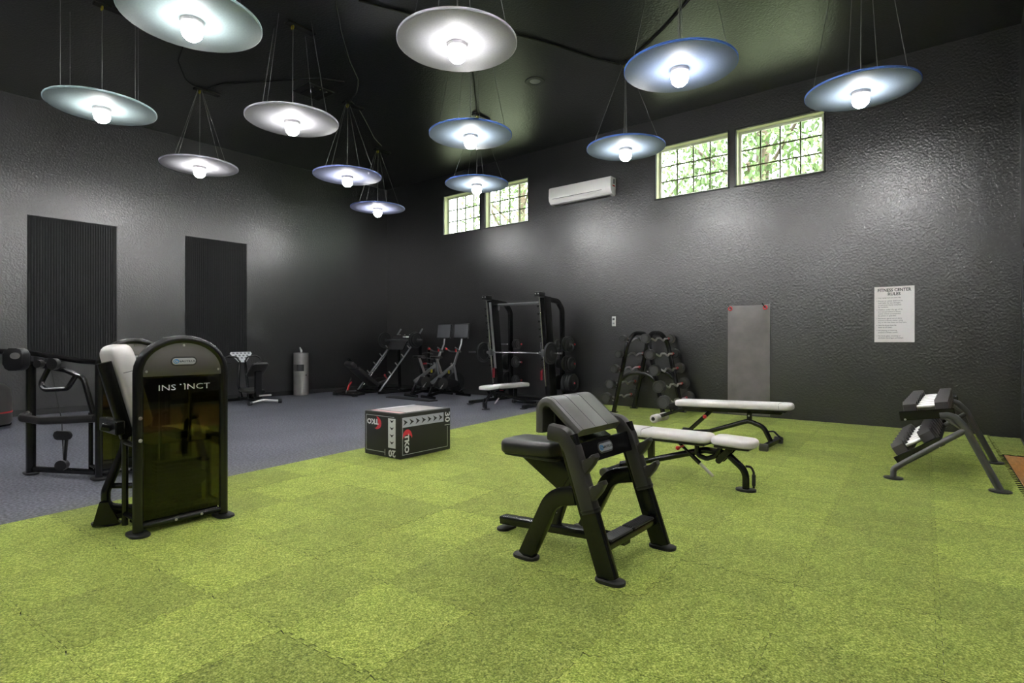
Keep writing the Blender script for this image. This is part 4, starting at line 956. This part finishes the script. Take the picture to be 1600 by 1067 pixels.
# ---------------------------------------------------------------- spin bikes
def bike(label, loc, rz):
    t = thing('spin_bike', label, 'exercise bike', loc, rz, 'spin bikes')    # faces local +y, rear foot at y=0
    for yy in (0, 1.02): g = G(); g.rtube([(-.27,yy,.035),(.27,yy,.035)], .06, .05, (0,0,1), rad=.012); part('stabilizer', g, 'black_metal', t)
    g = G(); g.rtube([(0,0,.06),(0,.30,.12),(0,.72,.12),(0,1.02,.06)], .07, .06, (1,0,0), .08); part('base_beam', g, 'black_metal', t)
    g = G(); g.rtube([(0,.02,.06),(0,.16,.33)], .055, .07, (1,0,0)); g.rtube([(0,.98,.06),(0,.82,.36)], .055, .07, (1,0,0)); part('support', g, 'black_metal', t)
    g = G(); g.rtube([(0,.10,.36),(0,.72,.74)], .075, .075, (1,0,0), rad=.02); part('main_frame', g, 'silver_paint', t)
    g = G(); g.rtube([(.05,.70,.80),(.05,.80,.34)], .03, .05, (1,0,0), rad=.01); g.rtube([(-.05,.70,.80),(-.05,.80,.34)], .03, .05, (1,0,0), rad=.01); part('fork', g, 'silver_paint', t)
    g = G(); g.lathe([(0,-.02),(.20,-.02),(.235,-.035),(.245,-.03),(.245,.03),(.235,.035),(.20,.02),(0,.02)], 36, T(0,.80,.34)@R(pi/2,'Y')); part('flywheel', g, 'plate_iron', t)
    g = G(); g.prism([(.10,.28),(.36,.20),(.82,.27),(.85,.36),(.70,.42),(.42,.46),(.24,.48)], .05, frame((.02,0,0), (0,1,0), (0,0,1)), bev=.008); part('chain_guard', g, 'black_plastic', t)
    g = G(); g.lathe([(0,0),(.10,0),(.12,.012),(.135,.012),(.135,.03),(.10,.035),(.05,.05),(0,.05)], 28, T(.07,.36,.34)@R(pi/2,'Y')); cr = part('crank_ring', g, 'grey_plastic', t)
    for sx in (-1,1):
        g = G(); g.rtube([(sx*.11,.36,.34),(sx*.11,.36-sx*.10,.34-sx*.13)], .02, .03, (1,0,0)); part('crank_arm', g, 'steel_brushed', t)
        g = G(); g.box((sx*.165,.36-sx*.10,.34-sx*.13), (.10,.09,.03), .008); part('pedal', g, 'black_plastic', t)
    g = G(); g.rtube([(0,.40,.52),(0,.24,.92)], .05, .045, (1,0,0)); part('seat_post', g, 'steel_brushed', t)
    g = G(); g.prism([(-.02,-.14),(.11,-.10),(.12,0),(.05,.08),(.028,.17),(-.028,.17),(-.05,.08),(-.12,0),(-.11,-.10)], .06, T(0,.22,.92), bev=.02); part('saddle', g, 'black_vinyl', t)
    g = G(); g.tube([(0,.74,.74),(0,.86,1.06)], .030); part('head_post', g, 'silver_paint', t)
    g = G(); g.tube([(-.20,.62,1.18),(-.22,.78,1.08),(0,.88,1.06),(.22,.78,1.08),(.20,.62,1.18)], .017, .07, 10); part('handlebar', g, 'gun_metal', t)
    g = G(); g.cyl((0,.80,1.07), (0,.80,1.14), .022, 10); g.box((-.20,.66,1.14), (.05,.05,.05), .01); part('brake_knob', g, 'red', t, 'red resistance knob')
    g = G(); g.tube([(0,.88,1.06),(0,.96,1.25),(0,.99,1.45)], .022, .05); part('screen_mast', g, 'silver_paint', t)
    g = G(); g.box((0,.98,1.57), (.56,.035,.36), .008, T(0,.98,1.57)@R(radians(-6),'X')@T(0,-.98,-1.57)); sc = part('display', g, 'black_plastic', t)
    g = G(); g.box((0,.961,1.575), (.52,.004,.31), 0, T(0,.98,1.57)@R(radians(-6),'X')@T(0,-.98,-1.57)); part('display_glass', g, 'screen', sc)
    g = G(); g.box((.30,.55,.60), (.02,.05,.08), .004); g.v = [(v[0]-.24, v[1], v[2]) for v in g.v]; part('decal', g, 'yellow', t)
bike('black spin bike with large screen beside the smith machine', (-9.74, 8.93, 0), radians(-8))
bike('black spin bike with large screen beside the leg press', (-10.38, 8.97, 0), radians(-8))
g = G(); g.box((0,0,.012), (1.5,.26,.024), .008); o = part('floor_mat', g, 'rubber', None); o.location = (-9.95, 8.60, 0); tag(o, 'narrow black rubber mat strip behind the spin bikes', 'mat')
t = thing('accessory_rack', 'slim black post rack hung with chrome cable handles behind the bikes', 'rack', (-11.02, 10.12, 0))
g = G(); g.box((0,0,.02), (.36,.36,.04), .008); part('base', g, 'black_metal', t)
g = G(); g.rtube([(0,0,.03),(0,0,1.15)], .05, .05, (1,0,0)); part('post', g, 'black_metal', t)
for k, z in enumerate((.45,.58,.72,.86,1.0)):
    g = G(); g.tube([(-.20,-.03,z),(-.05,-.06,z+.03),(.05,-.06,z+.03),(.22,-.03,z)], .014, .04, 8); o = part('cable_handle', g, 'chrome', t)
    if k in (2,): g = G(); g.cyl((-.12,-.06,z+.02), (.0,-.075,z+.03), .024, 10); part('red_grip', g, 'red', o)

# ---------------------------------------------------------------- stretching machine
t = thing('stretch_trainer', 'small seated stretching machine with looped handles and white chart', 'exercise machine', (-12.0, 5.96, 0))   # user faces -x
g = G(); g.rtube([(-.62,0,.07),(.42,0,.09)], .09, .07, (0,1,0)); part('base_beam', g, 'black_metal', t)
g = G(); g.tube([(.50,-.31,.05),(.42,0,.09),(.50,.31,.05)], .028, .06); part('rear_bar', g, 'steel_brushed', t)
for sy in (-1,1): g = G(); g.cyl((.50,sy*.29,.05), (.53,sy*.36,.05), .045, 14, bev=.008); part('wheel', g, 'rubber', t)
g = G(); g.rtube([(-.62,-.30,.04),(-.62,.30,.04)], .06, .05, (0,0,1)); part('front_bar', g, 'black_metal', t)
g = G(); g.tube([(-.30,-.10,.10),(-.46,-.10,.35),(-.50,-.06,.90)], .026, .15); g.tube([(-.30,.10,.10),(-.46,.10,.35),(-.50,.06,.90)], .026, .15); part('handle_post', g, 'black_metal', t)
for sy in (-1,1):
    g = G(); g.tube([(-.49,sy*.06,.88),(-.50,sy*.12,.98),(-.50,sy*.30,1.0),(-.48,sy*.40,.95),(-.46,sy*.40,.86),(-.44,sy*.28,.84)], .018, .06); part('handle', g, 'black_vinyl', t)
g = G(); g.prism([(-.08,0),(.08,0),(.24,.20),(.22,.24),(-.22,.24),(-.24,.20)], .012, frame((-.49,0,.86), (0,1,0), (-.35,0,.94)), bev=.003); ch = part('chart_board', g, 'badge', t)
g = G()
for r_ in range(3):
    for c in range(5-r_): g.prism(rrect(.045,.035,.008,2), .001, frame((-.49,0,.86), (0,1,0), (-.35,0,.94))@T((c-(4-r_)/2)*.085,.21-.055*r_,.0125))
part('chart_picture', g, 'ink_grey', ch)
g = G(); g.pad(.42, .36, .06, .06, .025, frame((.20,0,.70), (.62,0,.55), (0,1,0))); part('seat', g, 'black_vinyl', t)
g = G(); g.box((.20,0,.40), (.10,.13,.58), .012); g.v = [(v[0]+.04*(v[2]-.1), v[1], v[2]) for v in g.v]; part('seat_post', g, 'black_metal', t)
g = G(); g.pad(.46, .40, .06, .05, .025, T(-.05,0,.235)@R(radians(6),'Y')); part('knee_pad', g, 'black_vinyl', t)
g = G(); g.box((-.05,0,.17), (.08,.20,.14), .01); part('knee_post', g, 'black_metal', t)
g = G(); g.cyl((.30,-.02,.17), (.30,.24,.17), .02, 10); part('pivot', g, 'steel_brushed', t)

# ---------------------------------------------------------------- wipe dispenser
t = thing('wipe_dispenser', 'stainless steel standing wipe dispenser with waste opening by the wall', 'dispenser', (-12.80, 7.55, 0))
A0 = radians(-58)
def arc_shell(z0, z1, r, a0, a1, n):
    g = G(); pts = [(r*cos(a0+(a1-a0)*k/n), r*sin(a0+(a1-a0)*k/n)) for k in range(n+1)]
    inn = [(x*.97, y*.97) for x, y in pts]; m = n+1
    vs = [(x,y,z0) for x,y in pts]+[(x,y,z1) for x,y in pts]+[(x,y,z1) for x,y in inn]+[(x,y,z0) for x,y in inn]
    fs = []
    for q in range(4):
        for k in range(n): a, b = q*m+k, ((q+1)%4)*m+k; fs.append((a,a+1,b+1,b))
    for k in (0,n): fs.append((k,m+k,2*m+k,3*m+k))
    g.add(vs, fs); return g
part('lower_body', arc_shell(.01,.60,.175,0,2*pi,40), 'steel_brushed', t); part('upper_body', arc_shell(.76,1.02,.175,0,2*pi,40), 'steel_brushed', t)
part('back_shell', arc_shell(.60,.76,.175,A0+radians(50),A0+radians(310),34), 'steel_brushed', t)
g = G(); g.cyl((0,0,.012), (0,0,.60), .165, 28); g.cyl((0,0,.60), (0,0,.76), .10, 20); part('liner', g, 'ink_grey', t)
g = G(); g.lathe([(0,1.02),(.178,1.02),(.178,1.035),(.16,1.045),(.05,1.05),(0,1.05)], 36); part('lid', g, 'steel_brushed', t)
g = G(); vs = []; 
for k in range(7):
    f_ = k/6; w_ = .035*(1-.7*f_); vs += [(-.02*sin(f_*2)-w_, -.03*f_*f_, 1.05+.13*f_), (-.02*sin(f_*2)+w_, .02*sin(f_*4), 1.05+.13*f_)]
m0 = len(vs); vs += [(x+.002,y+.004,z) for x,y,z in vs[:]]
fs = [(2*k,2*k+1,2*k+3,2*k+2) for k in range(6)]+[(m0+2*k+2,m0+2*k+3,m0+2*k+1,m0+2*k) for k in range(6)]
g.add(vs, fs); part('wipe', g, 'white', t)
g = G(); g.cyl((.175*cos(A0+1.1),.175*sin(A0+1.1),.50), (.20*cos(A0+1.1),.20*sin(A0+1.1),.50), .016, 10); part('door_lock', g, 'chrome', t)
